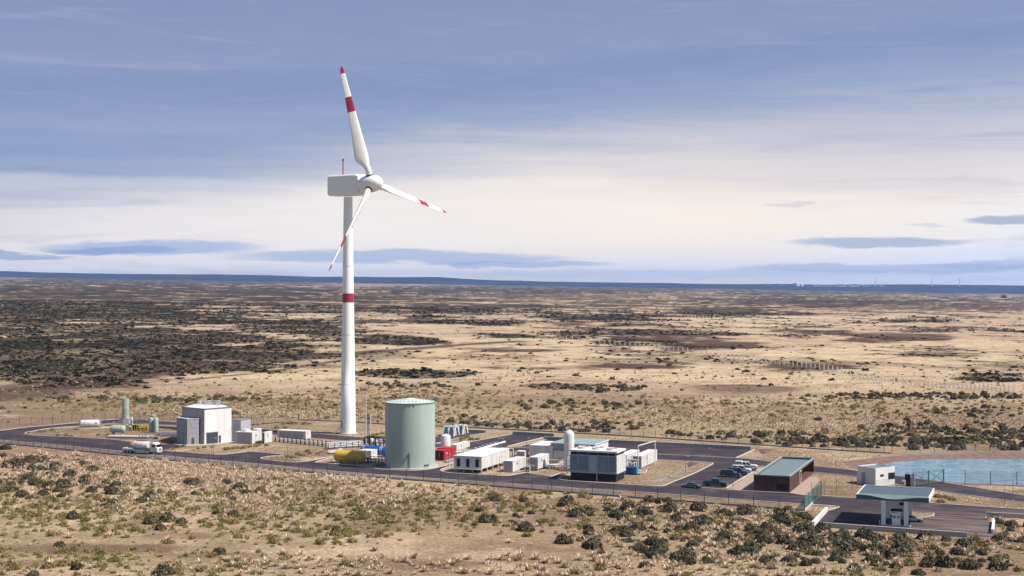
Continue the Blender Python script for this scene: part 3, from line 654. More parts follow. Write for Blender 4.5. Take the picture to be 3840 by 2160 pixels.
for aa in (-50, -43): nz_.cyl((tr * math.cos(R(aa)), tr * math.sin(R(aa)), .9), ((tr + .35) * math.cos(R(aa)), (tr + .35) * math.sin(R(aa)), .9), .22)
nz_.build('nozzle', M['dark_steel'], T)
hk = MB()
for aa in (-94, -86, -78): hk.box(tr * math.cos(R(aa)) - .06, tr * math.cos(R(aa)) + .06, tr * math.sin(R(aa)) - .12, tr * math.sin(R(aa)), th_ - .9, th_ - .3)
hk.build('bracket', M['dark_steel'], T)
# ------------------------------------------------------------------ process hall on the left
oc = W(767, 1666)
def L2(px, py): p = W(px, py) - oc; return (p.x, p.y)
T = thing('process_hall', 'windowless white process hall with roof railings and grey roller door', 'building', oc)
A, B_, Cc = L2(683, 1656), (0, 0), L2(868, 1656); hh = 10.9
main = [A, B_, Cc, (Cc[0] - 4, Cc[1] + 9), (A[0] + 1.5, A[1] + 12)]
MB().prism(main, 0, hh).build('wall', M['white_paint'], T)
par = MB(); pts = main + [main[0]]
for p, q in zip(pts[:-1], pts[1:]): par.bar((*p, hh + .10), (*q, hh + .10), .3, .24)
par.build('parapet', M['grey_steel'], T)
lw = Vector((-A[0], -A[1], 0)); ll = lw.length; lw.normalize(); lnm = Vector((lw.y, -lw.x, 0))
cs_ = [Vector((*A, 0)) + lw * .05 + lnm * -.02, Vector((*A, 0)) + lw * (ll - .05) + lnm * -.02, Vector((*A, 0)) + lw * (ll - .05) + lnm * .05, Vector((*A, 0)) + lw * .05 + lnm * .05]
MB().prism([(q.x, q.y) for q in cs_], 0, hh - .1).build('side_shade_skin', M['shade_grey_clad'], T)  # darker skin over the white left wall, its shade painted in
rl = MB()
q0 = (A[0] + 3.8, A[1] + 5)
for gx in range(2):
    ox = q0[0] + gx * 3.3; oy = q0[1] + gx * .5
    cs = [(ox, oy), (ox + 2.9, oy - .5), (ox + 3.3, oy + 2.5), (ox + .4, oy + 3)]
    for i in range(4):
        p, q = cs[i], cs[(i + 1) % 4]; rl.bar((*p, hh), (*p, hh + 1.5), .10)
        for z in (.8, 1.5): rl.bar((*p, hh + z), (*q, hh + z), .09)
rl.build('roof_railing', M['white_paint'], T)
fd = Vector((Cc[0], Cc[1], 0)); fl = fd.length; fd.normalize(); fn = Vector((fd.y, -fd.x, 0))
def fbox(mb, s0, s1, z0, z1, t0=-.02, t1=.06, base=(0, 0), d=None, nrm=None):
    d = d or fd; nrm = nrm or fn; b0 = Vector((*base, 0))
    cs = [b0 + d * s0 + nrm * t0, b0 + d * s1 + nrm * t0, b0 + d * s1 + nrm * t1, b0 + d * s0 + nrm * t1]
    return mb.prism([(c.x, c.y) for c in cs], z0, z1)
fr = fbox(MB(), fl * .055, fl * .50, .02, 3.65, -.02, .05).build('door_frame', M['panel_grey'], T)
fbox(MB(), fl * .075, fl * .485, .02, 3.5, -.02, .09).build('roller_door', M['door_grey'], T)
fbox(MB(), fl * .525, fl * .60, .02, 2.3, -.02, .07).build('door', M['door_grey'], T)
P1, P2, P3 = L2(662.6, 1660), L2(702, 1667.5), L2(743, 1666)
an = [P1, P2, P3, (P3[0] + .3, P3[1] + 4), (P1[0] + 2, P1[1] + 6)]
MB().prism(an, 0, 7.9).build('annex', M['shade_grey_clad'], T)
ap = MB(); pts = an + [an[0]]
for p, q in zip(pts[:-1], pts[1:]): ap.bar((*p, 7.95), (*q, 7.95), .2, .18)
ap.build('annex_parapet', M['white_paint'], T)
ad = Vector((P3[0] - P2[0], P3[1] - P2[1], 0)); al = ad.length; ad.normalize(); anm = Vector((ad.y, -ad.x, 0))
fbox(MB(), al * .4, al * .66, .02, 2.05, -.02, .07, P2, ad, anm).build('side_door', M['door_brown'], T)
f = Fit((903, 1656), 870, 906, 1577)
bx = MB().box(-f.w, 0, 0, 6, 0, f.h); o = bx.build('stair_tower', M['shade_grey_clad'], T); o.location = f.O - oc; o.rotation_euler = (0, 0, PA)
MB().box(-f.w - .05, .05, -.05, 6.05, f.h, f.h + .1).build('stair_tower_roof', M['roof_teal'], o)
# ------------------------------------------------------------------ containers and small plant houses
G_C = 'white equipment containers around the plant'
f, t = container('white container with rooftop cooler right of the process hall', (946, 1665.5), 883, 981, 1622, group=G_C)
MB().lathe([(1.25, 0), (1.3, .1), (1.3, .75), (1.2, .8)], (-f.w * .62, 2.2, f.h), seg=20).build('fan_housing', M['pipe_white'], t, True)
MB().lathe([(1.25, 0), (1.3, .1), (1.3, .75), (1.2, .8)], (-f.w * .2, 5.0, f.h), seg=20).build('fan_housing', M['pipe_white'], t, True)
f, t = container('narrow white container beyond the one with rooftop cooler', (992, 1664.5), 983, 1021, 1622, group=G_C, doorm='dark_steel')
container('long grey sided container lying beside the rear road near the turbine', (1146.7, 1648), 1040.6, 1166, 1618, group=G_C, wall='panel_white')
container('white box container squeezed between the yellow and blue tanks', (1392, 1724), 1345, 1415, 1691, group=G_C, door=False)
container('white container standing just behind the upright white tank', (1712.5, 1691), 1690, 1761.6, 1669, group=G_C)
container('low white container right beside the stilted white building', (1923, 1772.5), 1888, 1972, 1729.7, group=G_C)
container('white container on a raised base left of the cooling tower block', (2017.4, 1766), 1984.6, 2059, 1716, group=G_C, legs=.45)
container('small grey box container in front of the dark rear lot', (1968, 1716), 1936.6, 1980, 1694, group=G_C)
container('white container half hidden behind the cooling tower block', (2350, 1757), 2318, 2398, 1707, group=G_C)
container('rightmost white container standing under the pipe gantry', (2406, 1757), 2372.4, 2464, 1711.5, group=G_C, legs=.2)
container('wide pale blue grey box house left of the stone clad workshop', (2072, 1719), 1984, 2120, 1673, name='box_house', cat='plant house', wall='panel_white', door=False)
# red pair
f, t = container('front red container with open dark end beside the green tank', (1666, 1729), 1630, 1690, 1691, wall='container_red', roof='container_red', group='red containers', doorm='dark_red', legs=.3)
f, t = container('rear red container with a dark side doorway', (1683, 1723), 1640, 1709.5, 1683, wall='container_red', roof='container_red', group='red containers', door=False, legs=.3)
MB().box(-.02, .05, f.d * .30, f.d * .48, .4, f.h - .25).build('side_door', M['dark_red'], t)
f = Fit((1675, 1735), 1664, 1703, 1727); t = f.thing('loading_platform', 'grey railed access platform along the red containers', 'platform')
MB().box(-f.w, 0, 0, f.d, .25, .5).build('deck', M['concrete'], t)
lg = MB(); rr_ = MB()
for k in range(5):
    y = .1 + k * (f.d - .2) / 4; lg.box(-.15, -.03, y - .06, y + .06, 0, .25); lg.box(-f.w + .03, -f.w + .15, y - .06, y + .06, 0, .25); rr_.bar((-.06, y, .5), (-.06, y, 1.6), .06)
for z in (1.05, 1.6): rr_.bar((-.06, .1, z), (-.06, f.d - .1, z), .05)
lg.build('leg', M['grey_steel'], t); rr_.build('railing', M['steel'], t)
# ------------------------------------------------------------------ long white building on stilts
f = Fit((1806, 1776), 1702, 1909, 1713.5); T = f.thing('stilted_building', 'long white panelled building on concrete stilts with three dark windows', 'building'); w, d, h = f.w, f.d, f.h
mb = MB(); mb.box(-w, 0, 0, d, 1.15, h - .15); ribs(mb, w, d, 1.15, h - .15, 1.0); mb.build('wall', M['panel_white'], T)
MB().box(-w - .08, .08, -.08, d + .08, h - .15, h + .05).build('roof', M['roof_white'], T)
MB().box(-w - .05, .05, -.9, 0, 1.0, 1.15).build('ledge', M['concrete'], T)
for k in range(3):
    x = -w + w * (.17 + .335 * k); fr = MB().box(x - .5, x + .5, -.05, -.002, 1.55, 3.75).build('window', M['grey_steel'], T)
    MB().box(x - .43, x + .43, -.08, -.052, 1.62, 3.68).build('pane', M['window_dark'], fr)
for i in range(4):
    for j in (0, 1, 2, 3, 4, 5):
        x = -.15 - i * (w - .4) / 3; y = .2 + j * (d - .5) / 5; MB().box(x - .18, x + .18, y - .18, y + .18, 0, 1.15).build('stilt', M['concrete'], T)
# ------------------------------------------------------------------ cooling tower block
f = Fit((2313, 1809), 2137, 2346, 1694); T = f.thing('cooling_tower', 'raised grey louvred cooling tower block with three roof fans', 'cooling tower'); w, d, h = f.w, f.d, f.h
zb, z1 = 2.3, h - 1.15
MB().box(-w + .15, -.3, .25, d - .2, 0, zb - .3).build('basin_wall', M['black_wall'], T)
MB().box(-w - .05, .12, -.12, d + .08, zb - .3, zb).build('floor_beam', M['panel_shade_blue'], T)
MB().box(-w, 0, 0, d, zb, z1).build('wall', M['panel_white'], T)
MB().box(-w + .02, -.02, -.014, 0, zb + .02, z1 - .02).build('front_shade_skin', M['panel_shade_blue'], T)  # thin skin that gives the white front its shade by colour
MB().box(-w + .3, -.3, .3, d - .3, z1, h - .45).build('slot', M['black_wall'], T)
MB().box(-w - .1, .1, -.1, d + .1, h - .45, h).build('roof', M['roof_white'], T)
sl_ = MB(); rs = MB()
for (a, b2) in ((.01, .165), (.185, .395), (.60, .82), (.84, .99)):
    lv = MB().box(-w + w * a, -w + w * b2, -.03, -.002, zb + .3, z1 - .15)
    for k in range(12): zz = zb + .36 + k * (z1 - zb - .55) / 12; lv.add([(-w + w * a, -.03, zz + .16), (-w + w * b2, -.03, zz + .16), (-w + w * b2, -.07, zz), (-w + w * a, -.07, zz)], [(0, 1, 2, 3), (3, 2, 1, 0)])
    lv.build('louvre', M['louver'], T)
for x in (.175, .405, .59, .83): rs.box(-w + w * x - .06, -w + w * x + .06, -.14, -.002, zb, z1)
rs.build('mullion', M['panel_shade_blue'], T)
cp = MB()
for x in (.02, .17, .40, .59, .82, .97): cp.box(-w + w * x - .1, -w + w * x + .1, .1, .35, z1, h - .45)
cp.build('bracket', M['grey_steel'], T)
rs = MB()
for k in range(1, 5): rs.box(-.02, .04, d * k / 5 - .04, d * k / 5 + .04, zb + .1, z1 - .05)
rs.build('panel_seam', M['panel_grey'], T)
for x, y in ((.20, .55), (.52, .5), (.84, .45)):
    fo = MB().lathe([(1.75, 0), (1.8, .08), (1.6, .42), (1.62, .5), (1.5, .5), (1.45, .2)], (-w + w * x, d * y, h), seg=24).build('fan', M['roof_white'], T, True)
    bl = MB()
    for k in range(5):
        a = k * 1.2566; bl.bar((-w + w * x, d * y, h + .3), (-w + w * x + 1.4 * math.cos(a), d * y + 1.4 * math.sin(a), h + .3), .35, .04)
    bl.build('fan_blade', M['grey_steel'], fo)
dp = MB().pipe([(-w * .415, -.25, zb - .3), (-w * .415, -.25, .2)], .10); dp.build('drain_pipe', M['panel_white'], T)
# ------------------------------------------------------------------ stone clad workshop
f = Fit((2229, 1726), 2066, 2281, 1668); T = f.thing('workshop', 'stone clad workshop with pale teal roof behind the silver vessel', 'building'); w, d, h = f.w, f.d, f.h
MB().box(-w, -.03, 0, d, 0, h - .1).build('wall', M['stone_clad'], T)
MB().box(-.03, 0, .0, d, 0, h - .1).build('gable', M['white_paint'], T)
MB().box(-w - .15, .15, -.25, d + .2, h - .1, h + .08).build('roof', M['roof_pale'], T)
MB().box(.15, .25, -.3, d + .25, h - .18, h + .12).box(-w - .2, .15, -.33, -.25, h - .14, h + .1).build('fascia', M['roof_white'], T)
MB().box(-w * .93, -w * .55, -.35, -.05, .2, 2.3).build('equipment_cabinet', M['panel_white'], T)
# ------------------------------------------------------------------ office with larch cladding
f = Fit((2961.5, 1848.5), 2826.4, 3052.5, 1784.5); T = f.thing('office_building', 'low brown timber clad office with flat teal roof and covered terrace', 'building'); w, d, h = f.w, f.d, f.h
y1 = d * .47; zf = .35
MB().box(-w, 0, 0, y1, .1, h - .75).box(-w, -2.6, y1, d - .3, .1, h - .75).box(-w, 0, d - .3, d, .1, h - .75).box(-w, 0, 0, .3, h - .75, h - .28).box(-w, 0, d - .3, d, h - .75, h - .28).box(-w, -w + .3, .3, d - .3, h - .75, h - .28).box(-.3, 0, .3, d - .3, h - .75, h - .28).build('wall', M['wood_clad'], T)
rs = MB()
for k in range(1, 22): x = -w * k / 22; rs.box(x - .035, x + .035, -.05, -.001, .15, h - .4) if not (.04 < k / 22 < .36) else rs.box(x - .035, x + .035, -.05, -.001, h - .85, h - .4)
for k in range(1, 14): y = y1 * k / 14; rs.box(.001, .05, y - .035, y + .035, .15, h - .4)
rs.build('batten', M['wood_clad'], T)
MB().box(-2.6, 0, y1, d - .3, .1, zf).build('terrace_floor', M['wood_clad'], T)
rf = MB().box(-w + .3, -.3, .3, d - .3, h - .74, h - .6).build('roof', M['roof_teal'], T)
MB().box(-w - .06, .06, -.06, .36, h - .28, h).box(-w - .06, .06, d - .36, d + .06, h - .28, h).box(-w - .06, -w + .36, .36, d - .36, h - .28, h).box(-.36, .06, .36, d - .36, h - .28, h).build('parapet', M['roof_pale'], T)
wn = MB().box(-w * .36, -w * .035, -.07, -.002, .5, h - .75).build('window', M['dark_steel'], T)
MB().box(-w * .345, -w * .05, -.09, -.072, .6, h - .85).build('pane', M['glass_dark'], wn)
dn = MB().box(.002, .07, y1 * .80, y1 * .97, .35, h - .7).build('door', M['panel_white'], T)
MB().box(.072, .09, y1 * .815, y1 * .955, .5, h - .85).build('pane', M['glass_dark'], dn)
gl = MB().box(-2.62, -2.56, y1 + 1, d - 1.2, .4, h - .8).build('terrace_glazing', M['glass_dark'], T)
# ------------------------------------------------------------------ guard house
f = Fit((3283.4, 1823), 3215, 3355, 1756, R(-57)); T = f.thing('guard_house', 'small white cube guard house with dark corner window beside the pond', 'building'); w, d, h = f.w, f.d, f.h
MB().box(-w, 0, 0, d, 0, h - .3).build('wall', M['white_paint'], T)
MB().box(-w + .2, -.2, .2, d - .2, h - .3, h - .22).build('roof', M['roof_teal'], T)
MB().box(-w, 0, 0, .2, h - .3, h).box(-w, 0, d - .2, d, h - .3, h).box(-w, -w + .2, .2, d - .2, h - .3, h).box(-.2, 0, .2, d - .2, h - .3, h).build('parapet', M['white_paint'], T)
o = MB().box(.002, .06, d * .66, d * 1.005, 1.35, 2.95).box(-.9, 0, d + .002, d + .06, 1.35, 2.95).build('window', M['dark_steel'], T)
MB().box(.062, .08, d * .68, d * .98, 1.45, 2.85).build('pane', M['glass_dark'], o)
o = MB().box(.002, .05, d * .24, d * .42, 2.2, 2.75).build('window', M['dark_steel'], T); MB().box(.052, .07, d * .25, d * .41, 2.27, 2.68).build('pane', M['glass_dark'], o)
MB().box(-w * .76, -w * .55, -.06, -.002, .1, 3.0).build('door', M['panel_grey'], T)
sd2 = MB()
for k in range(5): sd2.box(.001, .025, .05, d * .97, .35 + k * .26, .38 + k * .26)
sd2.build('siding', M['panel_grey'], T)
# ------------------------------------------------------------------ fuel station
cO = W(3483.8, 1868.5, 6.15); cO = Vector((cO.x, cO.y, 0)); T = thing('fuel_canopy', 'slate blue curved fuel station canopy on four white columns', 'canopy', cO, PA)
cw, cd, zt1, zb1 = 14.6, 14.6, 6.15, 5.2
def dip(x): u = (x + cw / 2) / (cw / 2); return max(0, math.cos(min(1, abs(u) / .82) * math.pi) * .5 + .5) if abs(u) < .82 else 0
vs, fs = [], []; n = 40
for k in range(n + 1):
    x = -cw + cw * k / n; vs += [(x, 0, zb1), (x, 0, zt1 - .62 * dip(x)), (x, .18, zt1 - .62 * dip(x)), (x, .18, zb1)]
for k in range(n):
    for j in range(4): fs.append((4 * k + j, 4 * k + 4 + j, 4 * k + 4 + (j + 1) % 4, 4 * k + (j + 1) % 4))
fs += [(0, 1, 2, 3), tuple(4 * n + j for j in (3, 2, 1, 0))]
MB().add(vs, fs).build('fascia', M['roof_slate'], T)
MB().box(-cw, -cw + .18, .18, cd, zb1, zt1).box(-.18, 0, .18, cd, zb1, zt1).box(-cw + .18, -.18, cd - .18, cd, zb1, zt1).build('side_fascia', M['white_paint'], T)
tr_ = MB()
tr_.box(-cw - .03, -cw + .22, .2, cd + .03, zt1, zt1 + .08).box(-.22, .03, .2, cd + .03, zt1, zt1 + .08).box(-cw, 0, cd - .22, cd + .03, zt1 + .002, zt1 + .06)
tr_.build('edge_trim', M['white_paint'], T)
pn = MB(); vs, fs = [], []
for k in range(n + 1):
    x = -cw + .18 + (cw - .36) * k / n; vs += [(x, .18, zt1 - .62 * dip(x) - .03), (x, 2.6, zt1 - .04)]
for k in range(n): fs.append((2 * k, 2 * k + 2, 2 * k + 3, 2 * k + 1))
pn.add(vs, fs).build('front_panel', M['roof_teal'], T)
MB().box(-cw + .18, -.18, 2.6, cd - .18, zt1 - .25, zt1 - .05).build('roof', M['roof_slate'], T)
MB().box(-cw + .18, -.18, .18, cd - .18, zb1, zb1 + .08).build('soffit', M['panel_white'], T)
inv = Matrix.Rotation(-PA, 4, 'Z')
def loc(px, py): return inv @ (W(px, py) - cO)
for (px, py) in ((3315.5, 1966), (3399, 1973)):
    p = loc(px, py); MB().box(p.x - .42, p.x + .42, .06, .62, .16, zb1).build('column', M['column_white'], T)
    MB().box(p.x - .42, p.x + .42, 9.0, 9.6, .16, zb1).build('column', M['column_white'], T)
pa, pb = loc(3303, 1970), loc(3411, 1977)
T2 = thing('pump_island', 'raised pale kerbed island carrying the fuel pumps', 'pump island', cO, PA)
MB().box(pa.x, pb.x, -.3, 1.3, 0, .16).box(pa.x, pb.x, 8.6, 10.0, 0, .16).build('slab', M['concrete'], T2)
def pump(label, x0, x1, y):
    t = thing('fuel_pump', label, 'fuel pump', cO + Matrix.Rotation(PA, 4, 'Z') @ Vector(((x0 + x1) / 2, y, .16)), PA, 'fuel pumps under the canopy'); hw_ = (x1 - x0) / 2
    MB().box(-hw_ + .12, hw_ - .1, -.3, .3, 0, 2.55).build('cabinet', M['column_white'], t)
    MB().box(-hw_ - .15, hw_ + .15, -.45, .45, 2.9, 3.4).build('head', M['rubber_black'], t)
    MB().box(-hw_ + .15, -hw_ + .27, -.12, .12, 2.55, 2.9).box(hw_ - .25, hw_ - .13, -.12, .12, 2.55, 2.9).build('neck', M['dark_steel'], t)
    MB().box(-hw_ + .25, -.02, -.33, -.302, 1.5, 2.0).box(.18, hw_ - .2, -.33, -.302, 1.52, 1.92).build('screen', M['screen_teal'], t)
    MB().pipe([(hw_ - .02, -.2, 2.7), (hw_ + .02, -.35, 1.5), (hw_, -.3, .3), (hw_ - .05, -.25, 1.2)], .045).build('hose', M['rubber_black'], t)
    MB().cyl((-hw_ + .1, -.25, 3.55), (-hw_ + .1, -.25, 3.40), .14).build('lamp', M['lamp_glass'], t)
q = loc(3345, 1968).x; q2 = loc(3381, 1970).x
pump('white fuel pump with black head nearest the low front wall', q, q2, .45); pump('white fuel pump half hidden behind the front pump', q + .9, q2 + .5, 9.3)
for (px, py, lb) in ((3299, 1969, 'short white bollard left of the fuel pumps'), (3414, 1977, 'short white bollard right of the fuel pumps')):
    p = W(px, py); t = thing('bollard', lb, 'bollard', p, 0, 'bollards by the pump island')
    MB().lathe([(.10, 0), (.10, .95), (.06, 1.0)], seg=12).build('post', M['white_paint'], t); MB().lathe([(.16, 0), (.16, .05)], seg=12).build('base_plate', M['steel'], t)
# ------------------------------------------------------------------ walls and barriers
def wall(label, px, w_, h_, mt='concrete_wall', cap=True, name='low_wall', cat='wall', group=None):
    o = W(*px[0]); P = [W(*p) - o for p in px]; t = thing(name, label, cat, o, 0, group)
    mb = MB(); sweep(mb, P, w_, h_); mb.build('wall', M[mt], t)
    if cap: mb = MB(); sweep(mb, P, w_ + .06, .08, h_); mb.build('coping', M['kerb_stone'], t)
    return t
wall('long low grey wall in front of the fuel station forecourt', [(3087, 1977), (3250, 1989), (3450, 2003), (3627, 2015)], .3, .92)
wall('sloping white barrier at the left edge of the station forecourt', [(3049, 1973), (3100, 1918)], .55, .95, 'white_paint', False)
wall('short white barrier at the right edge of the station forecourt', [(3722, 2001), (3727.5, 1958)], .5, .85, 'white_paint', False)
wall('low grey wall along the road at the right edge', [(3698, 1937.5), (3840, 1945), (4100, 1959)], .3, .95)
wall('grey retaining wall behind the large left lot', [(1923, 1628), (2078, 1636)], .3, .85, group='retaining walls of the rear lots')
wall('longest grey retaining wall, behind the right rear lot', [(2040, 1648), (2282, 1661), (2500, 1671), (2816, 1686.5)], .3, .95, group='retaining walls of the rear lots')
wall('short grey retaining wall beside the white ribbed shelters', [(1733, 1619.5), (1823, 1624)], .3, .85, group='retaining walls of the rear lots')
# ------------------------------------------------------------------ white ribbed shelters
for (px, py, lx, lb) in ((1700, 1637, 1660, 'left white shelter with green skylights behind the green tank'), (1733, 1630.5, 1700, 'right white shelter with green skylights at the lot wall')):
    f = Fit((px, py), lx, px + 12, 1600 if px < 1710 else 1594.5); t = f.thing('rib_shelter', lb, 'shelter', 'white ribbed shelters behind the tank'); w, h = f.w, f.h; d = 5.0
    def ax(mb): mb.v = [(vx[1], vx[0], vx[2]) for vx in mb.v]; return mb
    for x in (-w, -w * .5, 0):
        mb = MB(); mb.side([(0, 0), (.6, 0), (d * .42, h), (d * .25, h)], x - .2, x + .2); mb.side([(d, 0), (d - .6, 0), (d * .58, h), (d * .75, h)], x - .2, x + .2); ax(mb).build('rib', M['white_paint'], t)
    mb = MB(); mb.side([(d * .22, h * .9), (d * .25, h), (d * .75, h), (d * .78, h * .9)], -w - .2, .2); ax(mb).build('roof', M['roof_white'], t)
    for k in (0, 1):
        x0_ = -w + w * .5 * k + .4; x1_ = x0_ + w * .5 - .8
        MB().add([(x0_, .42, h * .42), (x1_, .42, h * .42), (x1_, 1.05, h * .88), (x0_, 1.05, h * .88)], [(0, 1, 2, 3), (3, 2, 1, 0)]).build('skylight', M['screen_teal'], t)
        MB().box(x0_, x1_, d * .32, d * .62, h + .01, h + .05).build('roof_light', M['screen_teal'], t)
        MB().box(x0_ - .1, x1_ + .1, .5, d - .6, 0, h * .5).build('unit', M['panel_grey'], t)
# ------------------------------------------------------------------ tanks, vessels and pipework
def htank(label, px, py, length, r, m_, ang=PA, name='horizontal_tank', cat='tank', zc=None, bands=(), saddles=2, dome=.55, ladder=False):
    o = W(px, py); t = thing(name, label, cat, o, ang); zc = zc or r + .35
    MB().capsule((-length / 2, 0, zc), (length / 2, 0, zc), r, 28, 0, dome).build('shell', M[m_], t, True)
    for k in range(saddles):
        x = -length * .3 + length * .6 * k / max(1, saddles - 1)
        MB().box(x - .2, x + .2, -r * .75, r * .75, 0, zc - r * .65).build('saddle', M['concrete'], t)
    if bands:
        b_ = MB()
        for x in bands: b_.lathe([(r + .03, -.08), (r + .03, .08)], (x, 0, zc), (1, 0, 0), 28)
        b_.build('band', M['pipe_white'], t)
    MB().cyl((length * .1, 0, zc + r - .1), (length * .1, 0, zc + r + .25), .22).build('manhole', M[m_], t)
    return t, zc
htank('large yellow horizontal pressure tank on the pad beside the road', 1312, 1736, 9.6, 1.58, 'yellow_paint', zc=1.85)
htank('large blue horizontal tank partly behind the green storage tank', 1408, 1712, 9.4, 1.33, 'blue_paint', zc=1.75, bands=(2.0, 2.5, -3.4))
t, zc = htank('pale green horizontal tank on the concrete platform at the left', 441.5, 1632.5, 5.4, 1.22, 'vessel_green', R(-9), zc=2.15)
rl = MB()
for k in range(4): x = 1.2 + k * .8; rl.bar((x, -2.2, .5), (x + .7, -1.4, 2.0), .05)
rl.bar((1.9, -1.4, 2.0), (4.4, -1.4, 2.0), .05); rl.build('stair_rail', M['steel'], t)
htank('small silver horizontal drum beside the yellow pipe skid', 479.5, 1614, 2.6, .52, 'steel', R(-9), zc=1.1)
def vtank(label, px, py, r, h, m_, name='upright_tank', dome=.5, group=None):
    t = thing(name, label, 'tank', W(px, py), 0, group)
    pr = [(r, .3), (r, h - r * dome)] + [(r * math.cos(a), h - r * dome + r * dome * math.sin(a)) for a in (.3, .6, .9, 1.2, 1.45, 1.57)]
    MB().lathe(pr, seg=32).build('shell', M[m_], t, True)
    MB().lathe([(r * .9, 0), (r * .9, .3)], seg=24).build('skirt', M['concrete'], t)
    MB().lathe([(r * .2, h - .02), (r * .2, h + .15)], seg=16).build('top_nozzle', M[m_], t)
    return t
G_V = 'green upright vessels'
vtank('front left of the three pale green upright vessels', 567, 1621, .80, 5.0, 'vessel_green', group=G_V)
vtank('front right of the three pale green upright vessels', 585, 1622, .80, 5.0, 'vessel_green', group=G_V)
vtank('pale green upright vessel rising behind the front pair', 573.5, 1612, .80, 5.2, 'vessel_green', group=G_V)
t = vtank('squat white upright tank behind the red containers', 1671, 1693, 1.5, 5.15, 'pipe_white', dome=.35)
t = vtank('tall slender white dome topped vessel in front of the workshop', 2134.7, 1761, 1.36, 10.7, 'pipe_white', name='tall_vessel', dome=1.0)
MB().pipe([(1.0, -1.2, 4.2), (1.55, -1.35, 4.4), (1.55, -1.35, 0)], .09).pipe([(-.6, -1.3, 3.7), (-.6, -1.75, 3.7), (-.6, -1.75, 0)], .1).pipe([(-.3, -1.75, 0), (-.3, -1.75, 3.7), (1.2, -1.75, 3.7), (1.55, -1.4, 5.6)], .08).build('riser_pipe', M['pipe_white'], t)
lad = MB()
for k in range(24): lad.bar((-1.40, -.2, .5 + k * .38), (-1.40, .2, .5 + k * .38), .04)
for y in (-.2, .2): lad.bar((-1.40, y, .3), (-1.40, y, 9.6), .05)
lad.build('ladder', M['steel'], t)
# chimney with base box
so_ = W(471, 1597); t = thing('exhaust_stack', 'ribbed green exhaust stack on a white box at the left end', 'chimney', so_, R(-12)); ps = F / so_.y
pr = []
for k in range(15): z = 2.8 + k * .46; pr += [(1.22, z), (1.22, z + .36), (1.30 if k < 6 else 1.235, z + .38), (1.30 if k < 6 else 1.235, z + .44)]
pr += [(1.22, 9.3), (1.12, 9.3), (1.1, 8.0)]
MB().lathe(pr, seg=32).build('stack', M['vessel_green'], t, True)
MB().box(-1.9, 1.9, -1.2, 1.6, .95, 2.8).build('base_box', M['panel_white'], t); MB().box(-1.85, -.4, -1.26, -1.2, 1.1, 2.65).build('louvre', M['louver'], t)
lg = MB()
for x in (-1.75, 1.75):
    for y in (-1.05, 1.4): lg.bar((x, y, 0), (x, y, .95), .14)
lg.build('leg', M['dark_steel'], t); MB().box(1.9, 2.7, -.8, .2, 0, 3.1).build('side_duct', M['panel_white'], t)
# yellow skid
t = thing('pipe_skid', 'yellow framed pipe skid beside the green vessels', 'skid', W(524, 1616), R(-9)); mb = MB()
for x in (-2.7, -1.9, -1.1, .3, 1.6, 2.7):
    for y in (0, 2.0): mb.bar((x, y, 0), (x, y, 2.1), .16)
    mb.bar((x, 0, 2.1), (x, 2.0, 2.1), .14)
for y in (0, 2.0):
    for z in (.12, 2.1): mb.bar((-2.7, y, z), (2.7, y, z), .14)
mb.build('frame', M['pipe_yellow'], t); mb = MB()
for k in range(7): mb.pipe([(-.9, .25 * k + .2, .5 + (k * 37 % 5) * .3), (2.5, .25 * k + .2, .5 + (k * 37 % 5) * .3), (2.5, .25 * k + .2, 1.9)], .13)
mb.build('pipe', M['pipe_yellow'], t)
MB().box(-2.6, -2.0, .05, 1.9, .2, 1.9).box(-1.8, -1.2, .05, 1.9, .2, 1.9).build('cabinet', M['dark_steel'], t)
t = thing('valve_station', 'grey valve posts and purple capped pipes behind the yellow skid', 'valve station', W(506, 1600), R(-9)); mb = MB()
for k, (x, hh_) in enumerate(((-1.2, 2.6), (-.3, 3.2), (.5, 2.4), (1.6, 2.8))): mb.cyl((x, 0, 0), (x, 0, hh_), .12).cyl((x, 0, hh_ * .6), (x, 0, hh_ * .6 + .5), .3)
mb.pipe([(-1.2, 0, 1.2), (1.6, 0, 1.2), (3.0, .4, 1.2)], .09); mb.build('pipe', M['grey_steel'], t); MB().box(-1.6, 2.0, -.4, .4, 0, .2).build('base', M['concrete'], t)
# concrete platform
f = Fit((556, 1646), 396, 610, 1641, R(-9)); t = f.thing('concrete_platform', 'raised concrete platform carrying the green tank and pipework', 'platform')
MB().box(-f.w, 0, 0, 4.6, 0, .55).build('slab', M['concrete_wall'], t); MB().box(-f.w - .05, .05, -.06, 4.65, .55, .63).build('edge', M['concrete'], t)
mb = MB()
for x in (-3.2, -2.2, -1.2): mb.cyl((x, .5, .63), (x, .5, 1.0), .18).bar((x - .25, .5, 1.0), (x + .25, .5, 1.0), .12)
mb.build('valve', M['bright_blue'], t)
f = Fit((594, 1646), 557, 610, 1640, R(-9)); t = f.thing('ramp_wall', 'plain pale wall block at the end of the concrete platform', 'wall'); MB().box(-f.w, 0, 0, 1.2, 0, .8).build('wall', M['concrete'], t); MB().box(-f.w * .4, -.4, -.3, -.02, 0, .45).build('pump_box', M['dark_steel'], t)
t = thing('pipe_manifold', 'low silver pipe manifold left of the process hall', 'pipework', W(630, 1636), R(-9)); mb = MB()
for k in range(6): mb.pipe([(-4.2, k * .9 - .5, .5 + .12 * (k % 3)), (3.0, k * .9 - .5, .5 + .12 * (k % 3))], .14)
for k in range(5):
    x = -3.6 + k * 1.5; mb.pipe([(x, -.5, .6), (x, -.5, 1.3), (x, 3.6, 1.3), (x, 3.6, .5)], .09)
mb.build('pipe', M['steel'], t); mb = MB()
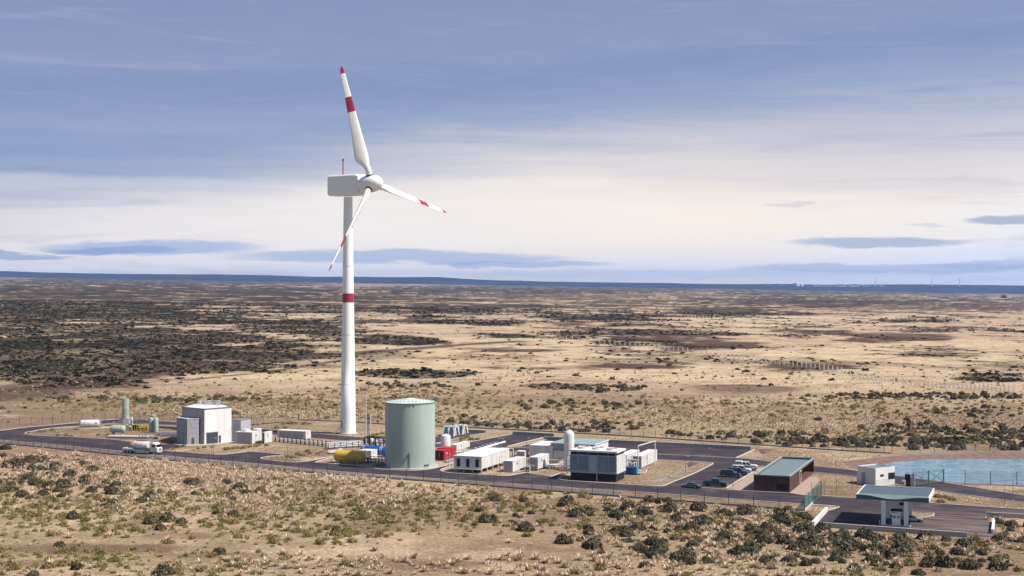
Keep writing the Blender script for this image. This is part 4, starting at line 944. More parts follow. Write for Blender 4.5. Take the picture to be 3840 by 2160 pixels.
for k in range(6):
    for y in (-.7, 1.6, 4.2): mb.bar((-4.0 + 1.4 * k, y, 0), (-4.0 + 1.4 * k, y, .6), .10)
mb.build('support', M['dark_steel'], t)
mb = MB()
for k in range(4): mb.bar((-1.2 + k * 1.3, -2.0, 0), (-2.4 + k * 1.3, -1.1, 1.4), .07)
mb.build('brace', M['grey_steel'], t)
# tank container
t = thing('tank_container', 'white framed tank container standing alone beside the rear road', 'tank container', W(338, 1602), R(9)); l_, r_ = 7.2, 1.22
MB().capsule((-l_ / 2 + .25, 0, 1.42), (l_ / 2 - .25, 0, 1.42), r_, 28, 0, .3).build('vessel', M['white_paint'], t, True)
for x in (-l_ / 2, l_ / 2):
    mb = MB()
    for y in (-1.25, 1.25): mb.bar((x, y, 0), (x, y, 2.75), .16)
    for z in (.1, 2.7): mb.bar((x, -1.25, z), (x, 1.25, z), .16)
    mb.bar((x, -1.25, .1), (x, 1.25, 2.7), .08).bar((x, 1.25, .1), (x, -1.25, 2.7), .08); mb.build('end_frame', M['steel'], t)
mb = MB()
for y in (-1.25, 1.25): mb.bar((-l_ / 2, y, .1), (l_ / 2, y, .1), .16)
mb.bar((-l_ / 2, 0, 2.72), (l_ / 2, 0, 2.72), .5, .06); mb.build('rail', M['steel'], t)
mb = MB()
for x in (-1.8, 0, 1.8): mb.lathe([(r_ + .02, -.05), (r_ + .02, .05)], (x, 0, 1.42), (1, 0, 0), 28)
mb.build('band', M['panel_grey'], t)
MB().box(1.9, 2.5, -1.27, -1.18, 1.35, 1.75).build('placard', M['tail_red'], t)
# long pipe rack
pa_, pb_ = W(1023, 1656), W(1232, 1677); dv = pb_ - pa_; ang = math.atan2(dv.y, dv.x); ln_ = dv.length
t = thing('pipe_rack', 'long low rack of white pipes between dark posts', 'pipe rack', pa_, ang)
for k in range(13):
    x = ln_ * (k + .6) / 13
    po = MB().bar((x, 0, 0), (x, 0, 1.75), .20).bar((x, 1.6, 0), (x, 1.6, 1.75), .20).bar((x, 0, .55), (x, 1.6, .55), .14).bar((x, 0, 1.0), (x, 1.6, 1.0), .14); po.build('post', M['dark_steel'], t)
mb = MB()
for k in range(6): mb.cyl((0, .15 + k * .26, 1.2 if k % 2 else .72), (ln_, .15 + k * .26, 1.2 if k % 2 else .72), .075)
mb.cyl((0, .1, 1.15), (ln_, .1, 1.15), .10); mb.build('pipe', M['pipe_white'], t)
pa_, pb_ = W(1232, 1684), W(1366, 1676); dv = pb_ - pa_; ang = math.atan2(dv.y, dv.x); ln_ = dv.length
t = thing('pipe_bridge', 'stacked silver pipes running to the blue tank behind the yellow tank', 'pipe rack', pa_, ang); mb = MB()
for k in range(4):
    for j in range(3): mb.cyl((0, k * .8, .45 + j * .55), (ln_, k * .8, .45 + j * .55), .085)
mb.cyl((0, 0, 1.9), (ln_, 1.5, 1.9), .12); mb.build('pipe', M['steel'], t); mb = MB()
for k in range(7):
    x = ln_ * k / 6
    for y in (-.2, 2.6): mb.bar((x, y, 0), (x, y, 1.8), .14)
    for z in (.3, .85, 1.4): mb.bar((x, -.2, z), (x, 2.6, z), .1)
mb.build('support', M['dark_steel'], t)
t = thing('process_skid', 'black steel process frame full of white vessels behind the blue tank', 'process skid', W(1404, 1681), PA); mb = MB()
for x in (-3.4, -1.7, 0.4, 3.2):
    for y in (0, 3): mb.bar((x, y, 0), (x, y, 3.2), .24)
    mb.bar((x, 0, 3.2), (x, 3, 3.2), .24)
for y in (0, 3): mb.bar((-3.4, y, 3.2), (3.2, y, 3.2), .26); mb.bar((-3.4, y, 1.6), (3.2, y, 1.6), .14)
mb.build('frame', M['dark_steel'], t)
mb = MB().capsule((-1.4, 1.0, 0), (-1.4, 1.0, 2.9), .55).capsule((-.2, 1.2, 0), (-.2, 1.2, 2.6), .5).capsule((1.6, .8, 0), (1.6, .8, 2.8), .45).capsule((.5, .5, 1.9), (2.8, .5, 1.9), .35); mb.build('vessel', M['pipe_white'], t, True)
mb = MB().pipe([(-1.4, .4, .8), (2.9, .4, .8), (2.9, .4, 2.6), (1.7, .4, 2.6), (1.7, 0, 1.2)], .12).pipe([(-3.2, .3, 1.1), (-3.2, .3, 2.4), (-1.4, .3, 2.4)], .1); mb.build('pipe', M['steel'], t)
p = W(1372.7, 1673); hp = H - (1489 - Y0) * p.y / F; t = thing('vent_stack', 'tall thin white vent pipe rising left of the green tank', 'vent pipe', p)
MB().cyl((0, 0, 0), (0, 0, hp), .15, .11, 12).cyl((0, 0, hp - .1), (.0, 0, hp + .15), .22, .2, 12).build('pipe', M['pipe_white'], t); MB().pipe([(0, 0, .8), (.6, -.3, .6), (.6, -.3, 0)], .12).build('elbow', M['pipe_white'], t); MB().lathe([(.4, 0), (.4, .12)], seg=16).build('base_plate', M['concrete'], t)
p = W(1380, 1673); hp = H - (1557 - Y0) * p.y / F; t = thing('lattice_mast', 'slim lattice mast with ladder rungs next to the vent pipe', 'mast', p); mb = MB()
for x in (-.28, .28): mb.bar((x, 0, 0), (x, 0, hp), .12)
for k in range(22): mb.bar((-.28, 0, .3 + k * (hp - .5) / 21), (.28, 0, .3 + k * (hp - .5) / 21), .08)
mb.build('ladder', M['dark_steel'], t); MB().cyl((.75, .1, 0), (.75, .1, hp - .2), .13).cyl((.75, .1, hp - .2), (.75, .1, hp + .5), .2).build('pipe', M['pipe_white'], t)
t = thing('tank_gantry', 'black steel loading frame in front of the yellow tank', 'steel frame', W(1356, 1738), PA); mb = MB()
for x in (-1.6, -.6, .5, 1.6):
    mb.bar((x, 0, 0), (x, 0, 1.5), .16); mb.bar((x, 1.2, 0), (x, 1.2, 1.5), .16)
mb.box(-1.75, 1.75, -.1, 1.3, 1.45, 1.58); mb.bar((-.5, .6, 1.5), (-.5, .6, 3.1), .14).bar((-.5, .6, 3.1), (-.9, .6, 3.35), .14); mb.build('frame', M['dark_steel'], t)
MB().pipe([(-1.5, .5, .5), (1.5, .5, .5), (1.5, .5, 1.2)], .1).build('pipe', M['grey_steel'], t)
t = thing('valve_skid', 'small black valve frames with white pipes at the foot of the green tank', 'skid', W(1405, 1737), PA); mb = MB()
for x in (-2.2, -1.0, .3, 1.4, 2.4): mb.bar((x, 0, 0), (x, 0, 1.3), .16); mb.bar((x, 1.6, 0), (x, 1.6, 1.6), .16)
mb.bar((-2.2, 0, 1.3), (2.4, 0, 1.3), .14).bar((-2.2, 1.6, 1.6), (2.4, 1.6, 1.6), .14); mb.build('frame', M['dark_steel'], t)
mb = MB()
for k in range(4): mb.pipe([(-2.6, .2 + .35 * k, .5 + .2 * k), (2.6, .2 + .35 * k, .5 + .2 * k), (2.9, .2 + .35 * k, .3)], .10)
mb.build('pipe', M['pipe_white'], t)
# air cooler bank
f = Fit((1818, 1703), 1776, 1892, 1680); t = f.thing('air_cooler', 'long pale air cooler bank with a fat header pipe on legs', 'air cooler'); w, d, h = f.w, f.d, f.h
MB().box(-w, -.4, 0, d, h * .45, h - .15).build('casing', M['panel_white'], t)
MB().capsule((0, -.5, h + .1), (0, d + .5, h + .1), .32, 16).build('header_pipe', M['pipe_white'], t, True)
lg = MB()
for k in range(7):
    for x in (-w + .2, -.2): lg.bar((x, .3 + k * (d - .6) / 6, 0), (x, .3 + k * (d - .6) / 6, h - .15), .18)
lg.build('leg', M['grey_steel'], t)
for k in range(6):
    y = .8 + k * (d - 1.6) / 5; MB().lathe([(.62, 0), (.66, .3), (.55, .32)], (-w * .62, y, h - .15), seg=16).build('fan', M['grey_steel'], t)
t = thing('pipe_gantry', 'grey pipe frame at the back corner of the stilted building', 'pipe rack', W(1905, 1712), PA); mb = MB()
for x in (-1.6, 1.4):
    for y in (0, 1.6): mb.bar((x, y, 0), (x, y, 2.1), .16)
mb.bar((-1.6, 0, 2.1), (1.4, 0, 2.1), .16).bar((-1.6, 1.6, 2.1), (1.4, 1.6, 2.1), .16); mb.build('frame', M['grey_steel'], t)
MB().pipe([(-2.4, .5, 2.3), (1.4, .5, 2.3), (1.4, .5, .4), (2.4, .5, .4)], .16).pipe([(-2.4, 1.1, 2.3), (1.0, 1.1, 2.3), (1.0, 1.1, .2)], .12).build('pipe', M['pipe_white'], t)
def pipe_run(label, px, py, ln2, ang=PA, rows=6, zs=(.35, .75), m_='pipe_white', dep=2.0):
    t = thing('pipe_run', label, 'pipework', W(px, py), ang); mb = MB()
    for k in range(rows): mb.pipe([(-ln2 / 2, k * dep / rows, zs[k % 2]), (ln2 * .2, k * dep / rows, zs[k % 2]), (ln2 * .35, k * dep / rows, zs[k % 2] + .5), (ln2 / 2, k * dep / rows, zs[k % 2] + .5)], .075)
    mb.build('pipe', M[m_], t); mb = MB()
    for k in range(6):
        x = -ln2 / 2 + ln2 * k / 5; mb.bar((x, 0, 0), (x, 0, .6), .12).bar((x, dep, 0), (x, dep, .6), .12).bar((x, 0, .25), (x, dep, .25), .1)
    mb.build('support', M['dark_steel'], t); return t
pipe_run('white pipe bundle between the red containers and the white container', 1732, 1703, 6.5, R(60))
pipe_run('white pipe bundle left of the tall slender vessel', 2088, 1756, 5.6, R(30), 6, (.45, .9))
pipe_run('small pipe cluster in front of the grey box container', 1922, 1731, 3.6, PA, 4)
t = pipe_run('silver pipework stacked between raised container and workshop', 2080, 1737, 4.6, PA, 6, (.7, 1.5), 'steel')
pipe_run('white pipes crossing in front of the wide pale box house', 2020, 1728, 4.2, R(50), 6, (.5, 1.1))
pipe_run('silver pipe cluster beside the squat white upright tank', 1700, 1712, 3.4, R(60), 5, (.5, 1.0), 'steel')
pipe_run('silver pipes beside the base of the tall slender vessel', 2118, 1768, 3.2, PA, 6, (.4, 1.2), 'steel')
pipe_run('grey pipe bundle at the foot of the green tank by the yellow tank', 1430, 1752, 5.0, PA, 5, (.3, .7), 'grey_steel')
pipe_run('white pipes between the long pipe rack and the yellow tank', 1262, 1702, 4.4, R(35), 5, (.5, .9))
t = thing('access_frame', 'small railed steel step frame between two white containers', 'platform', W(1987, 1770), PA); mb = MB()
for x in (-.9, .9):
    for y in (0, 1.3): mb.bar((x, y, 0), (x, y, 2.9), .12)
for z in (1.7, 2.4, 2.9): mb.bar((-.9, 0, z), (.9, 0, z), .08); mb.bar((-.9, 1.3, z), (.9, 1.3, z), .08)
mb.build('frame', M['grey_steel'], t); MB().box(-1.0, 1.0, -.1, 1.4, 1.62, 1.72).build('deck', M['panel_grey'], t); MB().pipe([(-1.2, -.5, .3), (-1.2, -.5, 1.5), (.2, -.5, 1.5), (.2, -.5, 0)], .14).build('pipe', M['pipe_white'], t)
t = thing('blue_pump_skid', 'dark and bright blue pump skid beside the cooling tower block', 'pump skid', W(2371, 1781), PA)
MB().box(-2.0, .3, 0, 2.0, .15, 1.9).build('cabinet', M['blue_paint'], t); MB().box(.3, 1.2, .05, 1.9, .2, 2.2).build('panel', M['bright_blue'], t); MB().box(-2.2, 1.5, -.1, 2.2, 0, .15).build('base', M['dark_steel'], t)
mb = MB()
for k in range(4): mb.pipe([(-1.9 + k * .75, .4, 1.9), (-1.9 + k * .75, .4, 2.9 + .3 * (k % 2)), (-1.5 + k * .75, 1.4, 2.9 + .3 * (k % 2)), (-1.5 + k * .75, 1.4, 1.9)], .13)
mb.pipe([(-2.2, .8, 3.9), (1.2, .8, 3.9)], .12).pipe([(1.4, .4, .5), (3.4, .8, .6), (3.4, 1.6, 1.4)], .16).pipe([(1.4, 1.2, .9), (3.2, 1.5, .9)], .16); mb.build('pipe', M['pipe_white'], t)
pA, pB = W(2392.5, 1757), W(2456.8, 1748); hA, hB = H - (1672 - Y0) * pA.y / F, H - (1654 - Y0) * pB.y / F
t = thing('pipe_gate', 'tall goalpost of white pipe over the rightmost container', 'pipe gantry', pA); q = pB - pA
MB().cyl((0, 0, 0), (0, 0, hA), .13).cyl((q.x, q.y, 0), (q.x, q.y, hB), .13).build('post', M['pipe_white'], t); MB().pipe([(0, 0, hA), (q.x * .9, q.y * .9, hB - .05), (q.x, q.y, hB)], .14).build('beam', M['pipe_white'], t)
t = thing('meter_rack', 'dark meter rack with red rungs beside the pond gate', 'equipment rack', W(3412, 1825), PA)
MB().box(-1.2, .1, 0, .8, 0, 3.0).build('cabinet', M['black_wall'], t); MB().box(.35, 1.1, 0, .8, 0, 3.3).build('cabinet', M['louver'], t)
mb = MB()
for k in range(11): mb.bar((.15, -.05, .3 + k * .27), (.55, -.05, .3 + k * .27), .07)
mb.build('rung', M['panel_white'], t); MB().pipe([(-1.1, .3, 3.0), (-1.1, .3, 3.5), (-.4, .3, 3.5), (-.4, .3, 3.0)], .06).pipe([(-.7, .4, 3.0), (-.7, .4, 4.0)], .05).pipe([(1.25, 0, 0), (1.25, 0, 3.1)], .06).build('pipe', M['steel'], t)
t = thing('meter_post', 'small white meter housing left of the dark meter rack', 'meter box', W(3389, 1827), PA); MB().box(-.4, .4, 0, .5, .4, 1.7).build('housing', M['white_paint'], t); MB().box(-.3, .05, -.03, -.001, .7, 1.2).build('display', M['window_dark'], t); MB().bar((0, .25, 0), (0, .25, .4), .3).build('foot', M['grey_steel'], t)
# ------------------------------------------------------------------ vehicles
def wheels(t, xs, hw, r, wd=.24, rimm='rim'):
    for x in xs:
        for s in (-1, 1):
            y = s * hw; wv = MB().lathe([(r * .55, -wd / 2), (r * .93, -wd / 2), (r, -wd * .3), (r, wd * .3), (r * .93, wd / 2), (r * .55, wd / 2)], (x, y, r), (0, 1, 0), 20).build('wheel', M['tyre'], t)
            MB().lathe([(r * .60, -.02), (r * .52, .0), (r * .2, .03), (r * .12, .05)], (x, y + s * wd * .5, r), (0, s, 0), 16).build('rim', M[rimm], wv)
def vehicle(name, label, cat, px, py, ang, col, prof, roofp, hw, wx, wr, cab, group=None, rimm='rim', glassm='glass_dark', bed=None, roofc=None, extra=None):
    # prof: side outline (x, z) of the painted body up to the belt line; cab: side outline of the glasshouse; roofp: side outline of the roof skin
    t = thing(name, label, cat, W(px, py), ang, group)
    bm_ = MB(); n = len(prof)
    lay = [(-hw * .93, .93), (-hw, 1.0), (hw, 1.0), (hw * .93, .93)]
    a = sum(prof[i][0] * prof[(i + 1) % n][1] - prof[(i + 1) % n][0] * prof[i][1] for i in range(n)); pr = prof if a > 0 else prof[::-1]
    zt_ = max(p[1] for p in pr); vs, fs = [], []
    for (y, s) in ((-hw, 1), (hw, 1)):
        for (x, z) in pr: vs.append((x, y * (1 - .07 * max(0, (z - .55 * zt_) / (.45 * zt_)) ** 2), z))
    fs = [tuple(range(n)), tuple(range(n, 2 * n))[::-1]] + [((i + 1) % n, i, n + i, n + (i + 1) % n) for i in range(n)]
    bm_.add(vs, fs).build('body', M[col], t, bevel=.07)
    gw, gt = hw * .90, hw * .74; zb, zt2 = min(p[1] for p in cab), max(p[1] for p in cab); vs = []
    n = len(cab); a = sum(cab[i][0] * cab[(i + 1) % n][1] - cab[(i + 1) % n][0] * cab[i][1] for i in range(n)); cb = cab if a > 0 else cab[::-1]
    for s in (-1, 1):
        for (x, z) in cb: u = (z - zb) / (zt2 - zb); vs.append((x, s * (gw + (gt - gw) * u), z))
    fs = [tuple(range(n)), tuple(range(n, 2 * n))[::-1]] + [((i + 1) % n, i, n + i, n + (i + 1) % n) for i in range(n)]
    MB().add(vs, fs).build('window', M[glassm], t)
    mb = MB(); vs = []
    x0_, x1_ = roofp; mb.box(x0_, x1_, -gt - .02, gt + .02, zt2 - .02, zt2 + .05); mb.build('roof', M[roofc or col], t, bevel=.04)
    pl = MB()
    top = [p for p in cb if p[1] > zt2 - .02]; low = [p for p in cb if p[1] < zb + .02]
    xb0, xb1, xt0, xt1 = min(p[0] for p in low), max(p[0] for p in low), min(p[0] for p in top), max(p[0] for p in top)
    for s in (-1, 1):
        for (xa, xb) in ((xb0, xt0), (xb1, xt1), ((xb0 + xb1) / 2, (xt0 + xt1) / 2)): pl.bar((xa, s * gw * 1.01, zb), (xb, s * gt * 1.01, zt2), .09)
    pl.build('pillar', M[roofc or col], t)
    wheels(t, wx, hw - .10, wr, rimm=rimm)
    xf, xr = max(p[0] for p in pr), min(p[0] for p in pr); zl = zt_ * .62
    for s in (-1, 1):
        MB().box(xf - .12, xf + .015, s * hw * .72 - .17, s * hw * .72 + .17, zl - .09, zl + .10).build('headlight', M['lamp_glass'], t)
        MB().box(xr - .015, xr + .10, s * hw * .74 - .17, s * hw * .74 + .17, zl, zl + .20).build('taillight', M['tail_red'], t)
        MB().box(xb1 - .25, xb1 - .05, s * (hw + .02) - .09, s * (hw + .02) + .09, zb + .02, zb + .18).build('mirror', M['chrome'], t)
    MB().box(xf - .05, xf + .03, -hw * .5, hw * .5, zl - .16, zl + .10).build('grille', M['dark_steel'], t)
    MB().box(xf - .15, xf + .07, -hw * .95, hw * .95, wr * .75, wr * .75 + .2).box(xr - .07, xr + .12, -hw * .95, hw * .95, wr * .75, wr * .75 + .2).build('bumper', M['chrome' if cat in ('pickup', 'suv') else 'dark_steel'], t)
    return t
defm('car_green', (.018, .075, .065), .25, .3, .05, .5, spec=.6); defm('car_navy', (.03, .045, .085), .25, .3, .05, .5, spec=.6); defm('car_blue', (.03, .075, .20), .25, .3, .05, .5, spec=.6)
defm('car_white', (.75, .75, .76), .3, 0, .03, .5, spec=.6); defm('car_silver', (.45, .46, .48), .25, .6, .04, .5, spec=.6); defm('car_slate', (.10, .16, .22), .25, .3, .05, .5, spec=.6)
PICK = [(-3.0, .55), (-2.9, 1.15), (-.95, 1.17), (1.2, 1.15), (2.75, 1.08), (3.0, .92), (3.02, .5), (2.6, .42), (-2.7, .42)]
PCAB = [(-.95, 1.12), (-.80, 1.82), (.75, 1.82), (1.40, 1.12)]
SUV = [(-2.6, .5), (-2.65, 1.15), (1.15, 1.15), (2.4, 1.08), (2.62, .9), (2.65, .5), (2.3, .42), (-2.4, .42)]
SCAB = [(-2.58, 1.12), (-2.25, 1.84), (.55, 1.84), (1.25, 1.12)]
COUPE = [(-2.25, .45), (-2.28, .82), (-1.7, .98), (-.6, 1.0), (.9, .92), (1.8, .78), (2.2, .6), (2.25, .35), (1.9, .24), (-1.9, .28)]
CCAB = [(-1.75, .92), (-.75, 1.28), (.1, 1.30), (1.05, .88)]
G_P = 'vehicles parked in the lot beside the office'
t = vehicle('pickup_truck', 'dark green pickup truck with open bed nearest the front road', 'pickup', 2683, 1822, R(-19), 'car_green', PICK, (-.85, .8), .98, (-1.85, 1.95), .42, PCAB, G_P, 'dark_steel')
MB().box(-2.8, -1.1, -.80, .80, 1.16, 1.20).build('bed', M['rubber_black'], t); MB().box(-1.2, 1.2, -1.06, -.98, .38, .46).build('side_step', M['chrome'], t)
vehicle('parked_suv', 'dark navy long boxy car with big silver wheels', 'suv', 2739, 1788.5, R(-19), 'car_navy', SUV, (-2.25, .55), .98, (-1.6, 1.65), .44, SCAB, G_P, roofc='car_navy')
vehicle('parked_suv', 'blue car half hidden behind the dark navy one', 'suv', 2768, 1780, R(-19), 'car_blue', SUV, (-2.25, .55), .98, (-1.6, 1.65), .42, SCAB, G_P)
vehicle('parked_suv', 'white boxy car parked between the blue and the silver one', 'suv', 2779, 1771.5, R(-19), 'car_white', SUV, (-2.25, .55), .98, (-1.6, 1.65), .42, SCAB, G_P)
vehicle('parked_car', 'silver car showing a red tail light in front of the white pickup', 'car', 2797, 1764.5, R(161), 'car_silver', COUPE, (-.75, .1), .9, (-1.35, 1.4), .34, CCAB, G_P)
t = vehicle('pickup_truck', 'white pickup truck with a ribbed white cover over its bed', 'pickup', 2797, 1757, R(-19), 'car_white', PICK, (-.85, .8), .98, (-1.85, 1.95), .42, PCAB, G_P, 'dark_steel')
mb = MB().side([(-3.0, 1.17), (-2.85, 2.05), (-1.0, 2.05), (-.97, 1.17)], -.86, .86); cv = mb.build('bed_cover', M['car_white'], t, bevel=.1)
mb = MB()
for k in range(5): mb.box(-2.75 + k * .38, -2.5 + k * .38, -.89, -.87, 1.45, 1.85)
mb.build('cover_window', M['panel_grey'], cv)
vehicle('sports_coupe', 'slate blue sports coupe driving off with red tail lights', 'car', 2594, 1829, R(148), 'car_slate', COUPE, (-.75, .1), .92, (-1.35, 1.4), .34, CCAB)
vehicle('sports_coupe', 'silver sports coupe at the fuel pump under the canopy', 'car', 3419, 1956, R(-17), 'car_silver', COUPE, (-.75, .1), .92, (-1.35, 1.4), .35, CCAB, rimm='dark_steel')
# tanker lorry
t = thing('tanker_truck', 'white flatbed lorry carrying a silver tank along the front road', 'truck', W(533, 1701.5), R(-20)); h_ = 1.25
MB().box(-6.2, 2.0, -h_, h_, .95, 1.35).box(-6.2, -5.9, -h_, h_, 1.35, 1.6).build('flatbed', M['panel_white'], t)
MB().box(-6.1, 6.0, -.5, .5, .6, .95).build('chassis', M['dark_steel'], t)
MB().box(-6.1, -2.4, -h_ - .02, -h_ + .04, .98, 1.55).box(-2.0, 3.2, -h_ - .02, -h_ + .05, .55, 1.1).build('side_board', M['panel_white'], t)
tk = MB().capsule((-2.3, 0, 2.55), (2.3, 0, 2.55), 1.22, 24, 0, .3).build('tank', M['pipe_white'], t, True)
mb = MB()
for x in (-2.3, -.8, .8, 2.3): mb.lathe([(1.25, -.06), (1.25, .06)], (x, 0, 2.55), (1, 0, 0), 24)
mb.build('band', M['panel_white'], tk); MB().box(-1.8, 1.8, -.35, .35, 3.76, 3.86).build('walkway', M['dark_steel'], tk)
fr = MB()
for x in (-2.5, 2.6):
    for y in (-1.2, 1.2): fr.bar((x, y, 1.35), (x, y, 2.4), .12)
    fr.bar((x, -1.2, 1.4), (x, 1.2, 1.4), .12)
fr.build('tank_frame', M['steel'], t)
MB().side([(3.5, .9), (3.5, 3.4), (4.6, 3.5), (5.5, 3.1), (5.75, 2.2), (6.1, 2.0), (6.2, .8)], -h_, h_).build('cab', M['white_paint'], t, bevel=.1)
MB().add([(5.60, -1.1, 3.0), (5.60, 1.1, 3.0), (5.84, 1.1, 2.15), (5.84, -1.1, 2.15)], [(0, 1, 2, 3), (3, 2, 1, 0)]).build('windscreen', M['glass_dark'], t)
for s in (-1, 1):
    MB().box(4.3, 5.3, s * (h_ + .01) - .02, s * (h_ + .01) + .02, 2.2, 2.95).build('side_window', M['glass_dark'], t)
    MB().box(6.1, 6.24, s * .85 - .2, s * .85 + .2, 1.0, 1.3).build('headlight', M['lamp_glass'], t); MB().bar((5.5, s * 1.3, 2.9), (5.6, s * 1.55, 2.6), .18).build('mirror', M['dark_steel'], t)
MB().box(6.1, 6.26, -.6, .6, 1.15, 1.9).build('grille', M['chrome'], t); MB().box(6.0, 6.3, -h_, h_, .5, .85).build('bumper', M['chrome'], t)
for s in (-1, 1): MB().cyl((3.35, s * .9, .9), (3.35, s * .9, 3.7), .12).build('exhaust_pipe', M['chrome'], t)
wheels(t, (-5.3, -4.3, -3.3, 2.3, 5.0), 1.05, .5, .35, 'steel')
# ------------------------------------------------------------------ fences and gates
def fence(label, px, hgt, step, mpx=True, wires=9, plinth=None, name='mesh_fence', pm='fence_grey', post_w=.14, ground_z=None, wr=.014, cat='fence'):
    P = [W(*p) for p in px] if ground_z is None else [WT(*p) for p in px]; o = P[0].copy(); t = thing(name, label, cat, o)
    seg = [(P[i + 1] - P[i]).length for i in range(len(P) - 1)]; L_ = sum(seg)
    def at_(s):
        for i, l in enumerate(seg):
            if s <= l or i == len(seg) - 1: return P[i] + (P[i + 1] - P[i]) * min(1, s / l)
            s -= l
    pos, s = [], 0.0
    while s <= L_ + .01:
        pos.append(at_(s) - o); s += step(s / L_) if callable(step) else step
    pos = pos[:100]
    ph_ = .35 if plinth else 0
    for i, p in enumerate(pos):
        MB().box(p.x - post_w / 2, p.x + post_w / 2, p.y - post_w / 2, p.y + post_w / 2, p.z, p.z + hgt + (.06 if i % 3 else .2)).build('post', M[pm], t)
    if wires:
        mb = MB()
        for k in range(wires):
            z = ph_ + .1 + (hgt - ph_ - .15) * k / (wires - 1)
            for p, q in zip(pos[:-1], pos[1:]): mb.bar((p.x, p.y, p.z + z), (q.x, q.y, q.z + z), wr * 2)
        mb.build('wire_mesh', M[pm], t)
    if plinth:
        mb = MB(); sweep(mb, [p - o for p in P], .28, .34); mb.build('plinth', M[plinth], t)
    return t
fence('long front perimeter fence on a concrete plinth facing the scrubland', [(-60, 1656.5), (0, 1663), (348, 1697), (700, 1734), (1024, 1761), (1300, 1784), (1537, 1801), (1717, 1814), (1900, 1829), (2465, 1874), (3014.6, 1915.8)], 2.9, lambda u: 3.4 + 2.6 * u, plinth='plinth_concrete')
fence('rear perimeter fence behind the plant with a concrete plinth', [(1119.5, 1576), (1274.6, 1581.5), (1445, 1592), (1736, 1603), (2098, 1622), (2450, 1642), (2763, 1664), (3100, 1687), (3341, 1701.7)], 2.7, 4.2, plinth='plinth_concrete')
fence('rear left perimeter fence curving round the loop road', [(-60, 1606), (0, 1602), (166, 1590), (299, 1577), (598, 1575), (926, 1579), (1119.5, 1576)], 2.6, 4.2, wires=7)
fence('wire fence behind the pond at the right', [(3345, 1702), (3689, 1695), (3840, 1694.5), (4200, 1696)], 2.6, 4.4, wires=7, plinth='concrete')
fence('tall mesh fence panel between the pond and the exit road', [(3619, 1816), (3715, 1817.5), (3814.6, 1820), (3960, 1822)], 3.3, 6.2, wires=14, wr=.018)
fence('low wire enclosure around shrubs inside the loop road', [(136, 1630), (180, 1629), (250, 1617), (272, 1613)], 1.1, 1.6, wires=4, pm='steel', post_w=.08)
fence('short light wire fence beside the guard house', [(3044, 1862), (3136, 1846), (3205, 1840), (3222, 1822)], 3.2, 5.0, wires=0, pm='grey_steel', post_w=.09)
# slatted fence return and entrance gate
a_, b_ = W(3017, 1916), W(3047, 1888); d_ = b_ - a_; t = thing('slat_fence', 'teal slatted fence panel at the corner of the entrance gate', 'fence', a_, math.atan2(d_.y, d_.x)); l_ = d_.length
for x in (0, l_ / 2, l_): MB().box(x - .08, x + .08, -.08, .08, 0, 3.2).build('post', M['gate_teal'], t)
mb = MB()
for k in range(11): mb.box(0, l_, -.03, .03, .45 + k * .25, .55 + k * .25)
mb.build('slat', M['gate_teal'], t); mb = MB().box(-.1, l_ + .1, -.16, .16, 0, .36); mb.build('plinth', M['kerb_stone'], t)
a_, b_ = W(3048, 1886), W(3080, 1861); d_ = b_ - a_; t = thing('entrance_gate', 'open teal lattice gate leaf across the entrance road', 'gate', a_, math.atan2(d_.y, d_.x)); l_ = d_.length
mb = MB()
for x in (0.06, l_ * .5, l_ - .06): mb.bar((x, 0, .2), (x, 0, 3.3), .14)
for z in (.3, 3.2): mb.bar((0, 0, z), (l_, 0, z), .14)
for k in range(2): x = l_ * .5 * k; mb.bar((x, 0, .3), (x + l_ * .5, 0, 3.2), .09); mb.bar((x + l_ * .5, 0, .3), (x, 0, 3.2), .09)
mb.build('frame', M['gate_teal'], t); mb = MB()
for k in range(1, 24): mb.bar((l_ * k / 24, 0, .35), (l_ * k / 24, 0, 3.15), .03)
mb.build('infill', M['gate_teal'], t); MB().box(l_ - .1, l_ + .1, -.1, .1, 0, 3.6).build('post', M['gate_teal'], t)
a_, b_ = W(3425, 1822), W(3539, 1810); d_ = b_ - a_; t = thing('pond_gate', 'wide teal gate with crossed braces in front of the pond', 'gate', a_, math.atan2(d_.y, d_.x)); l_ = d_.length
for x in (0, l_ * .5, l_): MB().cyl((x, 0, 0), (x, 0, 3.5), .17, None, 10).build('post', M['gate_teal'], t)
mb = MB()
for z in (.35, 3.2): mb.bar((0, 0, z), (l_, 0, z), .12)
for k in range(2): x = l_ * .5 * k; mb.bar((x, 0, .35), (x + l_ * .5, 0, 3.2), .12); mb.bar((x + l_ * .5, 0, .35), (x, 0, 3.2), .12)
mb.build('frame', M['gate_teal'], t); mb = MB()
for k in range(1, 26): mb.bar((l_ * k / 26, 0, .4), (l_ * k / 26, 0, 3.15), .03)
mb.build('infill', M['gate_teal'], t)
